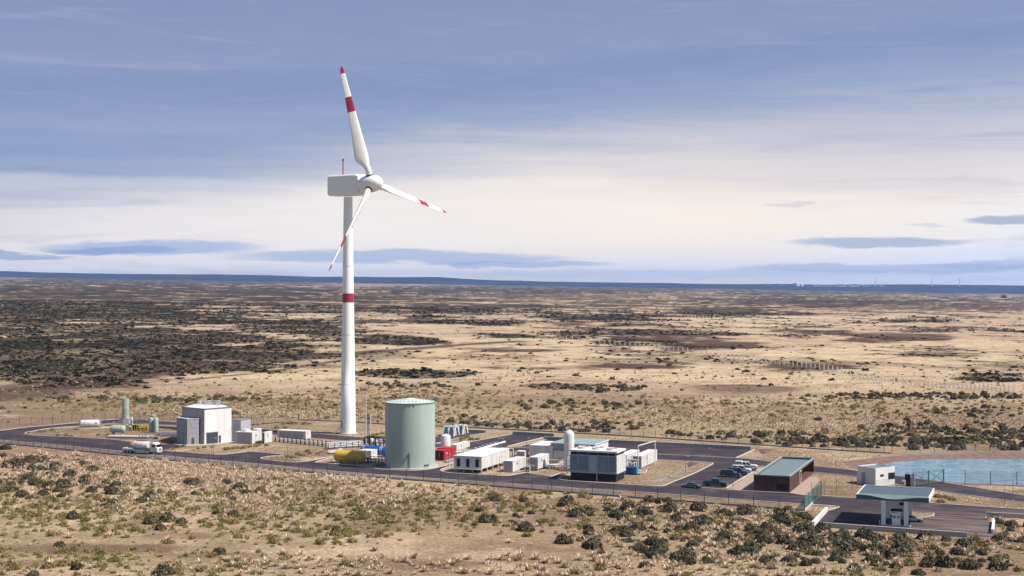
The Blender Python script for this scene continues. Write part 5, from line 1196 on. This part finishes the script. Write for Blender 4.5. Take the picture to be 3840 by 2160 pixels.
# ------------------------------------------------------------------ lamps
def lamp(px, py, ty, label, double=False):
    p = W(px, py); h = H - (ty - Y0) * p.y / F; t = thing('lamp_post', label, 'lamp post', p, PA, 'lamp posts along the plant roads')
    MB().cyl((0, 0, 0), (0, 0, h), .075, .05, 8).build('pole', M['grey_steel'], t); MB().lathe([(.18, 0), (.18, .15)], seg=10).build('base', M['concrete'], t)
    mb = MB().bar((0, 0, h), (.7, 0, h + .08), .06)
    if double: mb.bar((0, 0, h), (-.7, 0, h + .08), .06)
    mb.build('arm', M['grey_steel'], t); mb = MB().box(.35, .9, -.12, .12, h + .02, h + .12)
    if double: mb.box(-.9, -.35, -.12, .12, h + .02, h + .12)
    mb.build('lantern', M['lamp_glass'], t)
for a in ((2570.7, 1777, 1711, 'lamp post on the dry bank beside the drain channel'), (2651, 1741, 1681, 'lamp post at the rounded tip of the parking bank'), (2749, 1832, 1771, 'lamp post on the paving left of the brown office'),
          (2859, 1749, 1722, 'lamp post behind the parked white pickup'), (2961, 1745, 1697, 'lamp post rising behind the brown office roof'), (3133.5, 1787, 1726, 'lamp post on the bank behind the office and guard house'),
          (3461, 1828, 1761, 'lamp post in front of the pond gate'), (3768, 1893, 1818, 'left lamp post on the verge at the far right'), (3798, 1876, 1804, 'right lamp post on the verge at the far right'),
          (1873.4, 1779, 1714, 'lamp post in front of the stilted building side'), (1777, 1688, 1639, 'lamp post behind the white pipe bundle at the lot'), (1877, 1688, 1646, 'twin armed lamp post at the edge of the left lot', True),
          (1973.6, 1700, 1643, 'lamp post beside the wide pale box house'), (1680.8, 1752, 1703, 'lamp post in front of the red containers'), (2126.6, 1797, 1709, 'lamp post at the left corner of the cooling tower block'),
          (2444, 1712, 1668, 'lamp post in the middle of the right rear lot'), (687, 1666, 1619, 'lamp post in front of the process hall annex'), (801, 1704, 1644, 'lamp post in front of the grey roller door'),
          (1079, 1727, 1677, 'lamp post among the shrubs of the central island'), (993, 1716, 1698, 'short lamp post at the tip of the central island'), (1197, 1648, 1620, 'lamp post at the rear road left of the turbine'),
          (1322, 1652, 1628, 'lamp post at the rear road in front of the turbine'), (1431, 1630, 1606, 'lamp post behind the green storage tank'), (1366, 1727, 1685, 'lamp post between yellow tank and white box'),
          (420, 1638, 1583, 'lamp post in front of the pale green horizontal tank'), (596, 1650, 1552, 'tallest lamp post beside the green upright vessels')): lamp(*a)
# ------------------------------------------------------------------ vegetation
rng = np.random.default_rng(5)
def leaf_mat(name, lo, hi, rough=.6, spec=.3):
    lo = tuple(x * .78 for x in lo); hi = tuple(x * .82 for x in hi)
    m = bpy.data.materials.new(name); m.use_nodes = True; t = m.node_tree; b = t.nodes['Principled BSDF']
    b.inputs['Roughness'].default_value = rough; b.inputs['Specular IOR Level'].default_value = spec
    a = t.nodes.new('ShaderNodeVertexColor'); a.layer_name = 'tint'; oi = t.nodes.new('ShaderNodeObjectInfo')
    md = t.nodes.new('ShaderNodeMath'); md.operation = 'MULTIPLY_ADD'; md.inputs[1].default_value = .3; t.links.new(oi.outputs['Random'], md.inputs[0]); t.links.new(a.outputs[0], md.inputs[2])
    r = t.nodes.new('ShaderNodeValToRGB'); r.color_ramp.elements[0].position = .15; r.color_ramp.elements[1].position = 1.1; r.color_ramp.elements[0].color = (*lo, 1); r.color_ramp.elements[1].color = (*hi, 1)
    t.links.new(md.outputs[0], r.inputs[0]); t.links.new(r.outputs[0], b.inputs['Base Color']); return m
M['leaf_dark'] = leaf_mat('leaf_dark', (.022, .022, .014), (.175, .155, .092), .6, .12)
M['leaf_olive'] = leaf_mat('leaf_olive', (.13, .108, .042), (.42, .34, .15), .7, .1)
M['leaf_straw'] = leaf_mat('leaf_straw', (.42, .29, .18), (.86, .69, .52), .8, .1)
M['leaf_far'] = leaf_mat('leaf_far', (.012, .012, .008), (.060, .050, .030), .8, .05)
def quad_leaves(P, Nrm, size, asp, up=0.0):
    n = len(P); Nrm = Nrm / np.linalg.norm(Nrm, axis=1, keepdims=True)
    h = rng.normal(size=(n, 3)); h[:, 2] += up; U = np.cross(Nrm, h); U /= np.linalg.norm(U, axis=1, keepdims=True) + 1e-6; Vv = np.cross(Nrm, U)
    s = size[:, None]; a = U * s * .5; b = Vv * s * .5 * asp
    V = np.stack([P - b, P + a - b * .15, P + b, P - a - b * .15], 1).reshape(-1, 3)
    return V, np.arange(n * 4).reshape(n, 4), np.repeat(rng.random(n), 4)
def join(parts):
    Vs, Qs, Ts, k = [], [], [], 0
    for V, Q, T_ in parts: Vs.append(V); Qs.append(Q + k); Ts.append(T_); k += len(V)
    return np.concatenate(Vs), np.concatenate(Qs), np.concatenate(Ts)
def core(r, fl, seg=8, ring=4):
    V, Q = [], []
    for i in range(ring + 1):
        t_ = math.pi / 2 * i / ring
        for k in range(seg):
            p = 2 * math.pi * k / seg; w = r * (1 + .12 * math.sin(3 * p + i)); V.append((w * math.cos(t_) * math.cos(p), w * math.cos(t_) * math.sin(p), r * fl * math.sin(t_)))
    for i in range(ring):
        for k in range(seg): Q.append((i * seg + k, i * seg + (k + 1) % seg, (i + 1) * seg + (k + 1) % seg, (i + 1) * seg + k))
    return np.array(V), np.array(Q), np.full(len(V), .2)
def dome_pts(n, lo, hi, fl):
    d = rng.normal(size=(n, 3)); d[:, 2] = np.abs(d[:, 2]) * .9 - .05; d /= np.linalg.norm(d, axis=1, keepdims=True)
    r = rng.uniform(lo, hi, n)[:, None]; return d * r * np.array((1, 1, fl)), d
def dark_shrub(n, sz):
    bumps = rng.normal(size=(9, 3)); bumps[:, 2] = np.abs(bumps[:, 2]); bumps /= np.linalg.norm(bumps, axis=1, keepdims=True)
    P, d = dome_pts(n, .80, 1.02, .88); f = .86 + .22 * np.max(np.clip((d @ bumps.T - .75) * 4, 0, 1), 1)
    P = P * f[:, None]
    return join([core(.78, .86), quad_leaves(P, d + rng.normal(size=d.shape) * .55, rng.uniform(.7, 1.3, n) * sz, 1.3)])
def olive_shrub(n, sz):
    parts = []
    k = 7
    for i in range(k):
        a = rng.uniform(0, 6.28); rr = rng.uniform(.15, .62) if i else 0; s = rng.uniform(.42, .72) if i else .75
        P, d = dome_pts(n // k, .35, 1.1, rng.uniform(.8, 1.15)); P = P * s + np.array((rr * math.cos(a), rr * math.sin(a), .02))
        nn_ = rng.normal(size=d.shape); nn_[:, 2] *= .35
        parts.append(quad_leaves(P, nn_, rng.uniform(.6, 1.3, len(P)) * sz, 2.0, 1.5))
    return join(parts + [core(.5, .8, 7, 3)])
def tuft(n):
    a = rng.uniform(0, 6.283, n); le = rng.uniform(.45, 1.1, n); el_ = rng.uniform(.35, 1.45, n); w = rng.uniform(.03, .075, n)
    d = np.stack([np.cos(a) * np.cos(el_), np.sin(a) * np.cos(el_), np.sin(el_)], 1); b0 = np.stack([np.cos(a), np.sin(a), a * 0], 1) * rng.uniform(0, .16, n)[:, None]
    s = np.stack([-np.sin(a), np.cos(a), a * 0], 1) * w[:, None]
    m1 = b0 + d * le[:, None] * .6; tip = b0 + d * le[:, None]; tip[:, 2] -= .12 * le
    V = np.stack([b0 - s, b0 + s, m1 + s * .9, m1 - s * .9, tip], 1).reshape(-1, 3)
    i = np.arange(n) * 5
    Q = np.concatenate([np.stack([i, i + 1, i + 2, i + 3], 1), np.stack([i + 3, i + 2, i + 4, i + 4], 1)])
    t_ = np.repeat(rng.random(n), 5); return V, Q, t_
def veg_mesh(name, V, Q, T_, mt):
    me = bpy.data.meshes.new(name)
    tri = Q[:, 2] == Q[:, 3]
    me.vertices.add(len(V)); me.vertices.foreach_set('co', V.astype(np.float32).ravel())
    q4, q3 = Q[~tri], Q[tri][:, :3]
    li = np.concatenate([q4.ravel(), q3.ravel()]).astype(np.int32); me.loops.add(len(li)); me.loops.foreach_set('vertex_index', li)
    me.polygons.add(len(q4) + len(q3)); me.polygons.foreach_set('loop_start', np.concatenate([np.arange(len(q4)) * 4, len(q4) * 4 + np.arange(len(q3)) * 3]).astype(np.int32))
    me.update(calc_edges=True)
    ca = me.color_attributes.new('tint', 'FLOAT_COLOR', 'POINT'); ca.data.foreach_set('color', np.stack([T_, T_, T_, np.ones_like(T_)], 1).astype(np.float32).ravel())
    me.materials.append(mt); return me
def scatter(name, protos, X, Y, S, SZ, mt, z=None, tint=.35):
    Vs, Qs, Ts, k = [], [], [], 0; pick = rng.integers(0, len(protos), len(X)); Z = zt(X, Y) if z is None else z
    for p, (V, Q, T_) in enumerate(protos):
        i = np.where(pick == p)[0]
        if not len(i): continue
        a = rng.uniform(0, 6.283, len(i)); ca_, sa = np.cos(a)[:, None], np.sin(a)[:, None]; s = S[i][:, None]
        VV = np.stack([(V[None, :, 0] * ca_ - V[None, :, 1] * sa) * s + X[i][:, None], (V[None, :, 0] * sa + V[None, :, 1] * ca_) * s + Y[i][:, None], V[None, :, 2] * s * SZ[i][:, None] + Z[i][:, None] - .02], -1).reshape(-1, 3)
        QQ = (Q[None] + (np.arange(len(i)) * len(V))[:, None, None]).reshape(-1, 4) + k
        TT = (T_[None] + rng.uniform(-tint, tint, len(i))[:, None]).reshape(-1); Vs.append(VV); Qs.append(QQ); Ts.append(TT); k += len(VV)
    me = veg_mesh(name, np.concatenate(Vs), np.concatenate(Qs), np.clip(np.concatenate(Ts), 0, 1), mt)
    o = bpy.data.objects.new(name, me); C.objects.link(o); return tag(o, kind='stuff')
def inpoly(x, y, poly):
    r = np.zeros(x.shape, bool); n = len(poly); j = n - 1
    for i in range(n):
        xi, yi, xj, yj = *poly[i], *poly[j]
        c_ = ((yi > y) != (yj > y)); r ^= c_ & (x < (xj - xi) * (y - yi) / (yj - yi + 1e-12) + xi); j = i
    return r
PLANT = [(-400, 1600), (-80, 1662), (0, 1668), (348, 1702), (700, 1739), (1024, 1766), (1300, 1789), (1537, 1806), (1717, 1820), (1900, 1834), (2465, 1880), (3018, 1924), (3042, 1985), (3087, 1990), (3250, 2002), (3627, 2026), (3742, 2030), (3745, 1962), (3690, 1955), (3690, 1940), (3840, 1950), (4600, 1990), (4600, 1688), (3840, 1688), (3690, 1690), (3341, 1696), (3100, 1681), (2763, 1658), (2450, 1636), (2098, 1616), (1736, 1597), (1445, 1586), (1274, 1575), (1119, 1570), (598, 1568), (299, 1570), (0, 1594)]
def cand(y0, y1, dens):
    n = int(.45 * (y1 ** 2 - y0 ** 2) * dens); Y = np.sqrt(rng.uniform(y0 ** 2, y1 ** 2, n)); X = Y * rng.uniform(-.45, .45, n)
    Z = zt(X, Y); px, py = CX + F * X / Y, Y0 + F * (H - Z) / Y
    k = ~inpoly(px, py, PLANT); return X[k], Y[k], px[k], py[k]
def dens(px, py, lst, base, X, Y, sd_):
    d = np.full(px.shape, base)
    w = 1 + 1.0 * fbm(X / 9., Y / 9., sd_, 4, .6) + .9 * fbm(X / 30., Y / 30., sd_ + 40, 3)
    for (cx, cy, rx, ry, v) in lst:
        q = ((px - cx) / rx) ** 2 + ((py - cy) / ry) ** 2; d = np.maximum(d, v * np.clip(1.35 - q, 0, 1)) if v > 0 else d * np.where(q < 1, -v, 1)
    return d * np.clip(w * 1.0, .12, 2.4)
DK = [(3000, 2010, 900, 120, .058), (2500, 1945, 480, 70, .036), (3500, 2080, 420, 100, .045), (1980, 1935, 330, 60, .024), (120, 1800, 330, 80, .050), (600, 1850, 520, 70, .012), (500, 1935, 500, 60, .007), (100, 2140, 300, 60, .012),
      (700, 1500, 300, 14, .05), (2100, 1603, 340, 20, .08), (1760, 1592, 110, 26, .05), (3380, 1667, 560, 20, .09), (3560, 1608, 380, 26, .045), (3820, 1655, 200, 34, .04), (2250, 1458, 170, 13, .07), (1520, 1448, 170, 12, .05), (2200, 1525, 260, 22, .02), (3500, 1487, 460, 12, .06), (2780, 1632, 340, 16, .02), (3700, 1550, 300, 20, .02), (330, 1500, 200, 16, .03)]
OL = [(800, 1935, 1150, 110, .19), (450, 2120, 800, 70, .15), (1900, 1880, 520, 60, .17), (2600, 1960, 760, 110, .11), (3450, 2060, 560, 120, .11), (150, 1850, 420, 80, .09), (1000, 1845, 600, 50, .07), (1850, 2075, 520, 52, -.08), (240, 2035, 330, 26, -.15), (700, 2010, 260, 14, -.3),
      (900, 1515, 760, 42, .10), (1700, 1540, 520, 60, .055), (2900, 1540, 960, 50, .055), (3300, 1635, 600, 34, .05), (1500, 1480, 500, 26, .06), (2250, 1500, 420, 20, .03), (3000, 1515, 900, 24, .06)]
GR = [(800, 1775, 760, 56, .9), (1500, 1850, 420, 40, .30), (200, 1760, 330, 60, .35), (3100, 1990, 900, 130, .26), (2500, 2135, 1000, 60, .34), (1150, 2130, 500, 50, .30), (400, 2150, 600, 40, .24), (900, 1880, 900, 70, .24), (2300, 1930, 600, 70, .09),
      (950, 1550, 450, 30, .40), (3100, 1590, 760, 34, .36), (1750, 1590, 800, 40, .12), (2450, 1560, 500, 24, .26)]
protoD = [dark_shrub(480, .19) for _ in range(6)]; protoO = [olive_shrub(460, .135) for _ in range(6)]; protoG = [tuft(60) for _ in range(6)]
meD = [veg_mesh('dark_bush', *p, M['leaf_dark']) for p in protoD]; meO = [veg_mesh('olive_bush', *p, M['leaf_olive']) for p in protoO]; meG = [veg_mesh('grass_tuft', *p, M['leaf_straw']) for p in protoG]
def zone(px, py):
    a = 'left' if px < 900 else ('centre left' if px < 1700 else ('centre right' if px < 2700 else 'right'))
    b = 'just beyond the front fence' if py < 1880 and px < 2400 or py < 1960 and px >= 2400 else ('at the bottom edge of the picture' if py > 2080 else 'in the middle of the foreground')
    return a, b
def make(lst, base, sd_, size, sq, protos, lowp, meshes, mt, nm, what, cat, nmax, dmax):
    X, Y, px, py = cand(236, 470, dmax); d = dens(px, py, lst, base, X, Y, sd_); k = rng.random(len(X)) < d / dmax; X, Y, px, py = X[k], Y[k], px[k], py[k]
    X2, Y2, px2, py2 = cand(440, 820, dmax * .6); d2 = dens(px2, py2, lst, base * .6, X2, Y2, sd_) * (py2 < 1720); k2 = rng.random(len(X2)) < d2 / (dmax * .6)
    S = size(len(X)); vis = (px > -20) & (px < 3860) & (py < 2185)
    o = np.argsort(-(S / Y) * vis); own = o[:nmax]; rest = o[nmax:]
    for i in own:
        a, b = zone(px[i], py[i]); ob = bpy.data.objects.new(nm, meshes[rng.integers(0, 6)]); C.objects.link(ob)
        ob.location = (X[i], Y[i], -.02); ob.rotation_euler = (0, 0, rng.uniform(0, 6.28)); s = S[i]; ob.scale = (s, s, s * rng.uniform(*sq))
        tag(ob, f'{what} {b}, {a} scrubland', cat, f'{nm.replace("_", " ")} clumps {b}, {a}')
    RX = np.concatenate([X[rest], X2[k2]]); RY = np.concatenate([Y[rest], Y2[k2]]); RS = np.concatenate([S[rest], size(int(k2.sum())) * .9])
    scatter(nm + '_cover', lowp, RX, RY, RS, rng.uniform(*sq, len(RX)), mt); return len(RX)
lowD = [dark_shrub(150, .30) for _ in range(4)]; lowO = [olive_shrub(150, .215) for _ in range(4)]; lowG = [tuft(26) for _ in range(4)]
sD = lambda n: np.clip(rng.lognormal(.12, .36, n), .4, 1.85); sO = lambda n: np.clip(rng.lognormal(-.42, .42, n), .25, 1.3); sG = lambda n: np.clip(rng.lognormal(-.05, .38, n), .35, 1.7)
nD = make(DK, .0012, 301, sD, (.95, 1.2), protoD, lowD, meD, M['leaf_dark'], 'dark_bush', 'dark green rounded bush', 'bush', 290, .16)
nO = make(OL, .006, 331, sO, (1.0, 1.5), protoO, lowO, meO, M['leaf_olive'], 'olive_bush', 'olive green shaggy bush', 'bush', 225, .24)
nG = make(GR, .02, 361, sG, (.7, 1.1), protoG, lowG, meG, M['leaf_straw'], 'grass_tuft', 'pale straw grass tuft', 'grass tuft', 290, .9)
print('veg', nD, nO, nG)
BU = [('beside the rear road left of the turbine', [(1040, 1607, 26), (1072, 1606, 20), (1064, 1592, 22), (1085, 1590, 30), (1103, 1590, 24), (1145, 1592, 30), (1160, 1591, 18)]),
      ('in front of the process hall and its containers', [(648, 1686, 18), (672, 1677, 18), (688, 1675, 20), (742, 1683, 16), (765, 1680, 18), (795, 1678, 16), (850, 1687, 28), (872, 1684, 26), (890, 1682, 24), (918, 1682, 28), (936, 1678, 26), (958, 1676, 24), (972, 1672, 24), (998, 1672, 20)]),
      ('on the central island by the front road', [(1080, 1716, 26), (1096, 1718, 26), (1115, 1706, 30), (1135, 1710, 26), (1155, 1695, 26), (1160, 1702, 22), (1190, 1703, 20), (1205, 1695, 16), (1222, 1690, 16)]),
      ('between the turbine and the storage tank', [(1318, 1661, 34), (1395, 1634, 24), (1415, 1632, 20), (1433, 1628, 22)]),
      ('on the bank between the white shelters and the lot', [(1735, 1648, 30), (1752, 1640, 26), (1765, 1650, 24), (1790, 1650, 24), (1728, 1655, 16)]),
      ('inside the loop road at the far left', [(148, 1621, 22), (165, 1620, 20), (195, 1616, 24), (215, 1634, 20), (250, 1635, 26), (268, 1637, 16), (285, 1612, 22), (367, 1633, 18), (405, 1628, 14), (645, 1659, 16)]),
      ('on the verge right of the fuel canopy', [(3515, 1865, 36), (3545, 1868, 40), (3570, 1876, 34), (3525, 1885, 40), (3728, 1941, 20)]), ('at the foot of the guard house', [(3362, 1824, 12), (3340, 1827, 10)])]
for lb, ps in BU:
    for (x, y, w) in ps:
        p = W(x, y); ob = bpy.data.objects.new('olive_bush', meO[rng.integers(0, 4)]); C.objects.link(ob); ob.location = p; s = w * p.y / F * .52; ob.scale = (s, s, s * rng.uniform(1.0, 1.3)); ob.rotation_euler = (0, 0, rng.uniform(0, 6.28))
        tag(ob, 'olive green bush growing ' + lb, 'bush', 'bushes ' + lb)
# dry grass on the islands and verges inside the fence
ISL = [([(110, 1624), (300, 1601), (440, 1592), (440, 1632), (400, 1644), (272, 1638)], .10), ([(610, 1684), (700, 1676), (1020, 1668), (1230, 1690), (1240, 1708), (1144, 1728), (1080, 1731), (990, 1718), (1060, 1706), (1000, 1697), (934, 1691), (830, 1702), (700, 1695)], .16),
       ([(905, 1583), (1120, 1580), (1270, 1588), (1270, 1628), (1160, 1622), (1000, 1606), (905, 1600)], .12), ([(1340, 1592), (1440, 1598), (1440, 1640), (1340, 1634)], .14), ([(1650, 1658), (1760, 1640), (1915, 1618), (1920, 1626), (1763, 1655), (1690, 1664)], .14),
       ([(1670, 1768), (1806, 1777), (1890, 1776), (1975, 1768), (1930, 1777), (1890, 1783), (1804, 1779), (1700, 1772)], .22), ([(2400, 1760), (2470, 1726), (2575, 1734), (2664, 1740), (2600, 1774), (2505, 1810), (2400, 1816), (2320, 1812), (2390, 1785)], .12),
       ([(2840, 1690), (3100, 1692), (3340, 1706), (3150, 1730), (3200, 1762), (3053, 1746), (2840, 1720)], .30), ([(3070, 1785), (3205, 1795), (3205, 1842), (3085, 1856)], .16), ([(3510, 1845), (3575, 1854), (3840, 1890), (3840, 1908), (3500, 1886)], .18),
       ([(3700, 1945), (3735, 1948), (3735, 1958), (3705, 1950)], .2), ([(2100, 1625), (2450, 1645), (2816, 1670), (2816, 1682), (2450, 1664), (2282, 1655)], .22), ([(2700, 1832), (2640, 1829), (2720, 1833), (2790, 1840), (2700, 1836)], .4), ([(3025, 1896), (3080, 1898), (3050, 1960), (3020, 1935)], .2)]
ax_, ay_ = [], []
for poly, dn in ISL:
    P = [W(*p) for p in poly]; xs_, ys_ = [p.x for p in P], [p.y for p in P]; n = int((max(xs_) - min(xs_)) * (max(ys_) - min(ys_)) * dn)
    X, Y = rng.uniform(min(xs_), max(xs_), n), rng.uniform(min(ys_), max(ys_), n); k = inpoly(X, Y, [(p.x, p.y) for p in P]) & (fbm(X / 8, Y / 8, 77, 3) > -.14)
    px_, py_ = CX + F * X / Y, Y0 + F * H / Y
    for rp_ in ROADPX: k &= ~inpoly(px_, py_, rp_)
    ax_.append(X[k]); ay_.append(Y[k])
X, Y = np.concatenate(ax_), np.concatenate(ay_)
scatter('island_grass', lowG, X, Y, rng.uniform(.35, .85, len(X)), rng.uniform(.6, 1.0, len(X)), M['leaf_straw'])
# scrub of the far plain: real clumps standing where the land is dark
def lookup(A, X, Y):
    r_ = np.interp(Y, Ds, np.arange(nr)); c_ = np.interp(X / Y, tans, np.arange(nc)); return A[np.clip(np.round(r_).astype(int), 0, nr - 1), np.clip(np.round(c_).astype(int), 0, nc - 1)]
n = 110000; Y = np.exp(rng.uniform(math.log(570), math.log(2600), n)); X = Y * rng.uniform(-.43, .43, n)
dm = np.maximum(lookup(dmask, X, Y), .5 * lookup(gen, X, Y)); dm = np.maximum(dm, .012 * (Y < 1200)) * sstp(Y, 560, 700)
k = rng.random(n) < dm * .36; X, Y = X[k], Y[k]
def far_clump():
    P, d = dome_pts(15, .6, 1.0, .8); return join([quad_leaves(P, d + rng.normal(size=d.shape) * .5, rng.uniform(.6, 1.1, 15), 1.0), core(.75, .8, 6, 2)])
S = np.clip(rng.lognormal(.15, .45, len(X)), .5, 3.0) * (.75 + .35 * sstp(Y, 800, 2400))
scatter('far_scrub', [far_clump() for _ in range(6)], X, Y, S, rng.uniform(.55, .95, len(X)), M['leaf_far'])
print('far', len(X))
# ------------------------------------------------------------------ far fence of white posts, corral, distant works
PF = [(2100, 1262), (2280, 1283), (2420, 1297), (2560, 1312), (2700, 1332), (2850, 1352), (3020, 1370), (3120, 1385), (3200, 1404), (3320, 1424), (3450, 1441), (3620, 1453), (3800, 1464)]
P = []
for i in range(100):
    u = i / 99; u = u ** 1.0; x = 2100 + 1700 * u ** .92; y = np.interp(x, [p[0] for p in PF], [p[1] for p in PF]); P.append(WT(x, y + 8))
t = thing('post_fence', 'long far fence of pale wooden posts winding over the yellow plain', 'fence', P[0])
for i, p in enumerate(P):
    q = p - P[0]; hh_ = 3.3 + rnd.uniform(-.35, .35); MB().bar((q.x, q.y, q.z - .2), (q.x + rnd.uniform(-.12, .12), q.y, q.z + hh_), .55).build('post', M['post_white'], t)
mb = MB()
for z in (.8, 1.6):
    for p, q in zip(P[:-1], P[1:]):
        if (q - p).length < 60: mb.bar((p.x - P[0].x, p.y - P[0].y, p.z - P[0].z + z), (q.x - P[0].x, q.y - P[0].y, q.z - P[0].z + z), .05)
mb.build('wire', M['post_white'], t)
P = [WT(1490 + 14 * i, 1260 - .25 * i) for i in range(24)]; t = thing('post_fence', 'faint short row of far fence posts right of the turbine tower', 'fence', P[0])
for p in P: q = p - P[0]; MB().bar((q.x, q.y, q.z - .2), (q.x, q.y, q.z + 2.6), .3).build('post', M['post_white'], t)
P = [WT(440 + 19 * i, 1268 + .3 * i) for i in range(26)]; t = thing('post_fence', 'faint row of far fence posts in the dark scrub at the left', 'fence', P[0])
for p in P: q = p - P[0]; MB().bar((q.x, q.y, q.z - .2), (q.x, q.y, q.z + 2.2), .14).build('post', M['post_white'], t)
p = WT(2615, 1192); t = thing('corral', 'low dark wooden corral far out on the plain', 'corral', p); s_ = p.y / F
for i in range(9): MB().bar(((i - 4) * 14 * s_, 0, -.5), ((i - 4) * 14 * s_, 0, 8 * s_ + 3 * s_ * (i % 2)), 2.2 * s_).build('post', M['black_wall'], t)
mb = MB()
for z in (3, 7): mb.bar((-58 * s_, 0, z * s_), (58 * s_, 0, z * s_), 1.6 * s_)
mb.bar((52 * s_, 0, -1), (56 * s_, 0, 17 * s_), 4 * s_); mb.build('rail', M['black_wall'], t)
p = WT(3770, 1118); s_ = p.y / F; t = thing('farmstead', 'tiny dark farm buildings on the plain at the right edge', 'farm building', p)
MB().box(-10 * s_, 4 * s_, 0, 12 * s_, -2, 8 * s_).build('wall', M['black_wall'], t); MB().side([(-11 * s_, 8 * s_), (-3 * s_, 13 * s_), (5 * s_, 8 * s_)], -.5, 12.5 * s_).build('roof', M['door_grey'], t); MB().box(30 * s_, 70 * s_, 0, 8 * s_, -2, 5 * s_).build('shed', M['panel_grey'], t)
TD, TZ = 16480.0, 24.0; s_ = TD / F
def far_at(px): return Vector(((px - CX) * s_, TD, TZ))
G_T = 'white works on the distant shore'
for px, w, lb in ((2986, 20, 'left of two distant white storage tanks on the horizon'), (3004, 15, 'right of two distant white storage tanks on the horizon')):
    t = thing('distant_tank', lb, 'storage tank', far_at(px), 0, G_T); r = w * .62 * s_
    MB().lathe([(r, -40), (r, (12 if w > 16 else 9) * s_ * 1.0)], seg=20).build('shell', M['white_paint'], t, True); MB().lathe([(r, (12 if w > 16 else 9) * s_), (.1, (13.5 if w > 16 else 10) * s_)], seg=20).build('roof', M['white_paint'], t)
for px, w, h, lb in ((2888, 24, 3, 'small distant white shed left of the distant tanks'), (2935, 26, 2.4, 'low distant white shed just left of the distant tanks'), (3070, 36, 4, 'long distant white hall right of the distant tanks'), (3110, 40, 3, 'second long distant hall right of the tanks'), (3150, 44, 4.5, 'longest distant white hall in the shore works'), (3205, 34, 5, 'tallest distant white hall of the shore works'), (3250, 26, 3.5, 'distant white hall near the right end of the works'), (3310, 14, 3, 'last small distant white shed at the right')):
    t = thing('distant_hall', lb, 'distant building', far_at(px), 0, G_T); w *= 1.15; h *= 1.45; MB().box(-w / 2 * s_, w / 2 * s_, 0, 60, -40, h * s_).build('wall', M['white_paint'], t); MB().side([(-w / 2 * s_ - 3, h * s_), (0, h * s_ + 6), (w / 2 * s_ + 3, h * s_)], -2, 62).build('roof', M['panel_grey'], t)
for px, lb in ((3282, 'leftmost of three tiny wind turbines on the horizon'), (3494, 'middle of three tiny wind turbines on the horizon'), (3598, 'rightmost of three tiny wind turbines on the horizon')):
    t = thing('distant_turbine', lb, 'wind turbine', far_at(px), 0, 'distant wind turbines'); MB().cyl((0, 0, -40), (0, 0, 85), 4.5, 3, 8).build('tower', M['turbine_white'], t); MB().box(-3, 3, -6, 8, 83, 90).build('nacelle', M['turbine_white'], t)
    for k in range(3):
        a = R(80 + 120 * k); MB().bar((0, -7, 86), (50 * math.cos(a), -7, 86 + 50 * math.sin(a)), 3.2, 1).build('blade', M['turbine_white'], t)
# ------------------------------------------------------------------ air
hz = MB().box(-24000, 24000, -800, 23000, -420, 260).build('haze', bpy.data.materials.new('haze_air')); tag(hz, kind='stuff')
hm = hz.data.materials[0]; hm.use_nodes = True; t = hm.node_tree; t.nodes.clear(); o_ = t.nodes.new('ShaderNodeOutputMaterial'); v = t.nodes.new('ShaderNodeVolumePrincipled'); t.links.new(v.outputs[0], o_.inputs['Volume'])
v.inputs['Color'].default_value = (.34, .56, 1.0, 1); v.inputs['Density'].default_value = 2.9e-5; v.inputs['Anisotropy'].default_value = .2
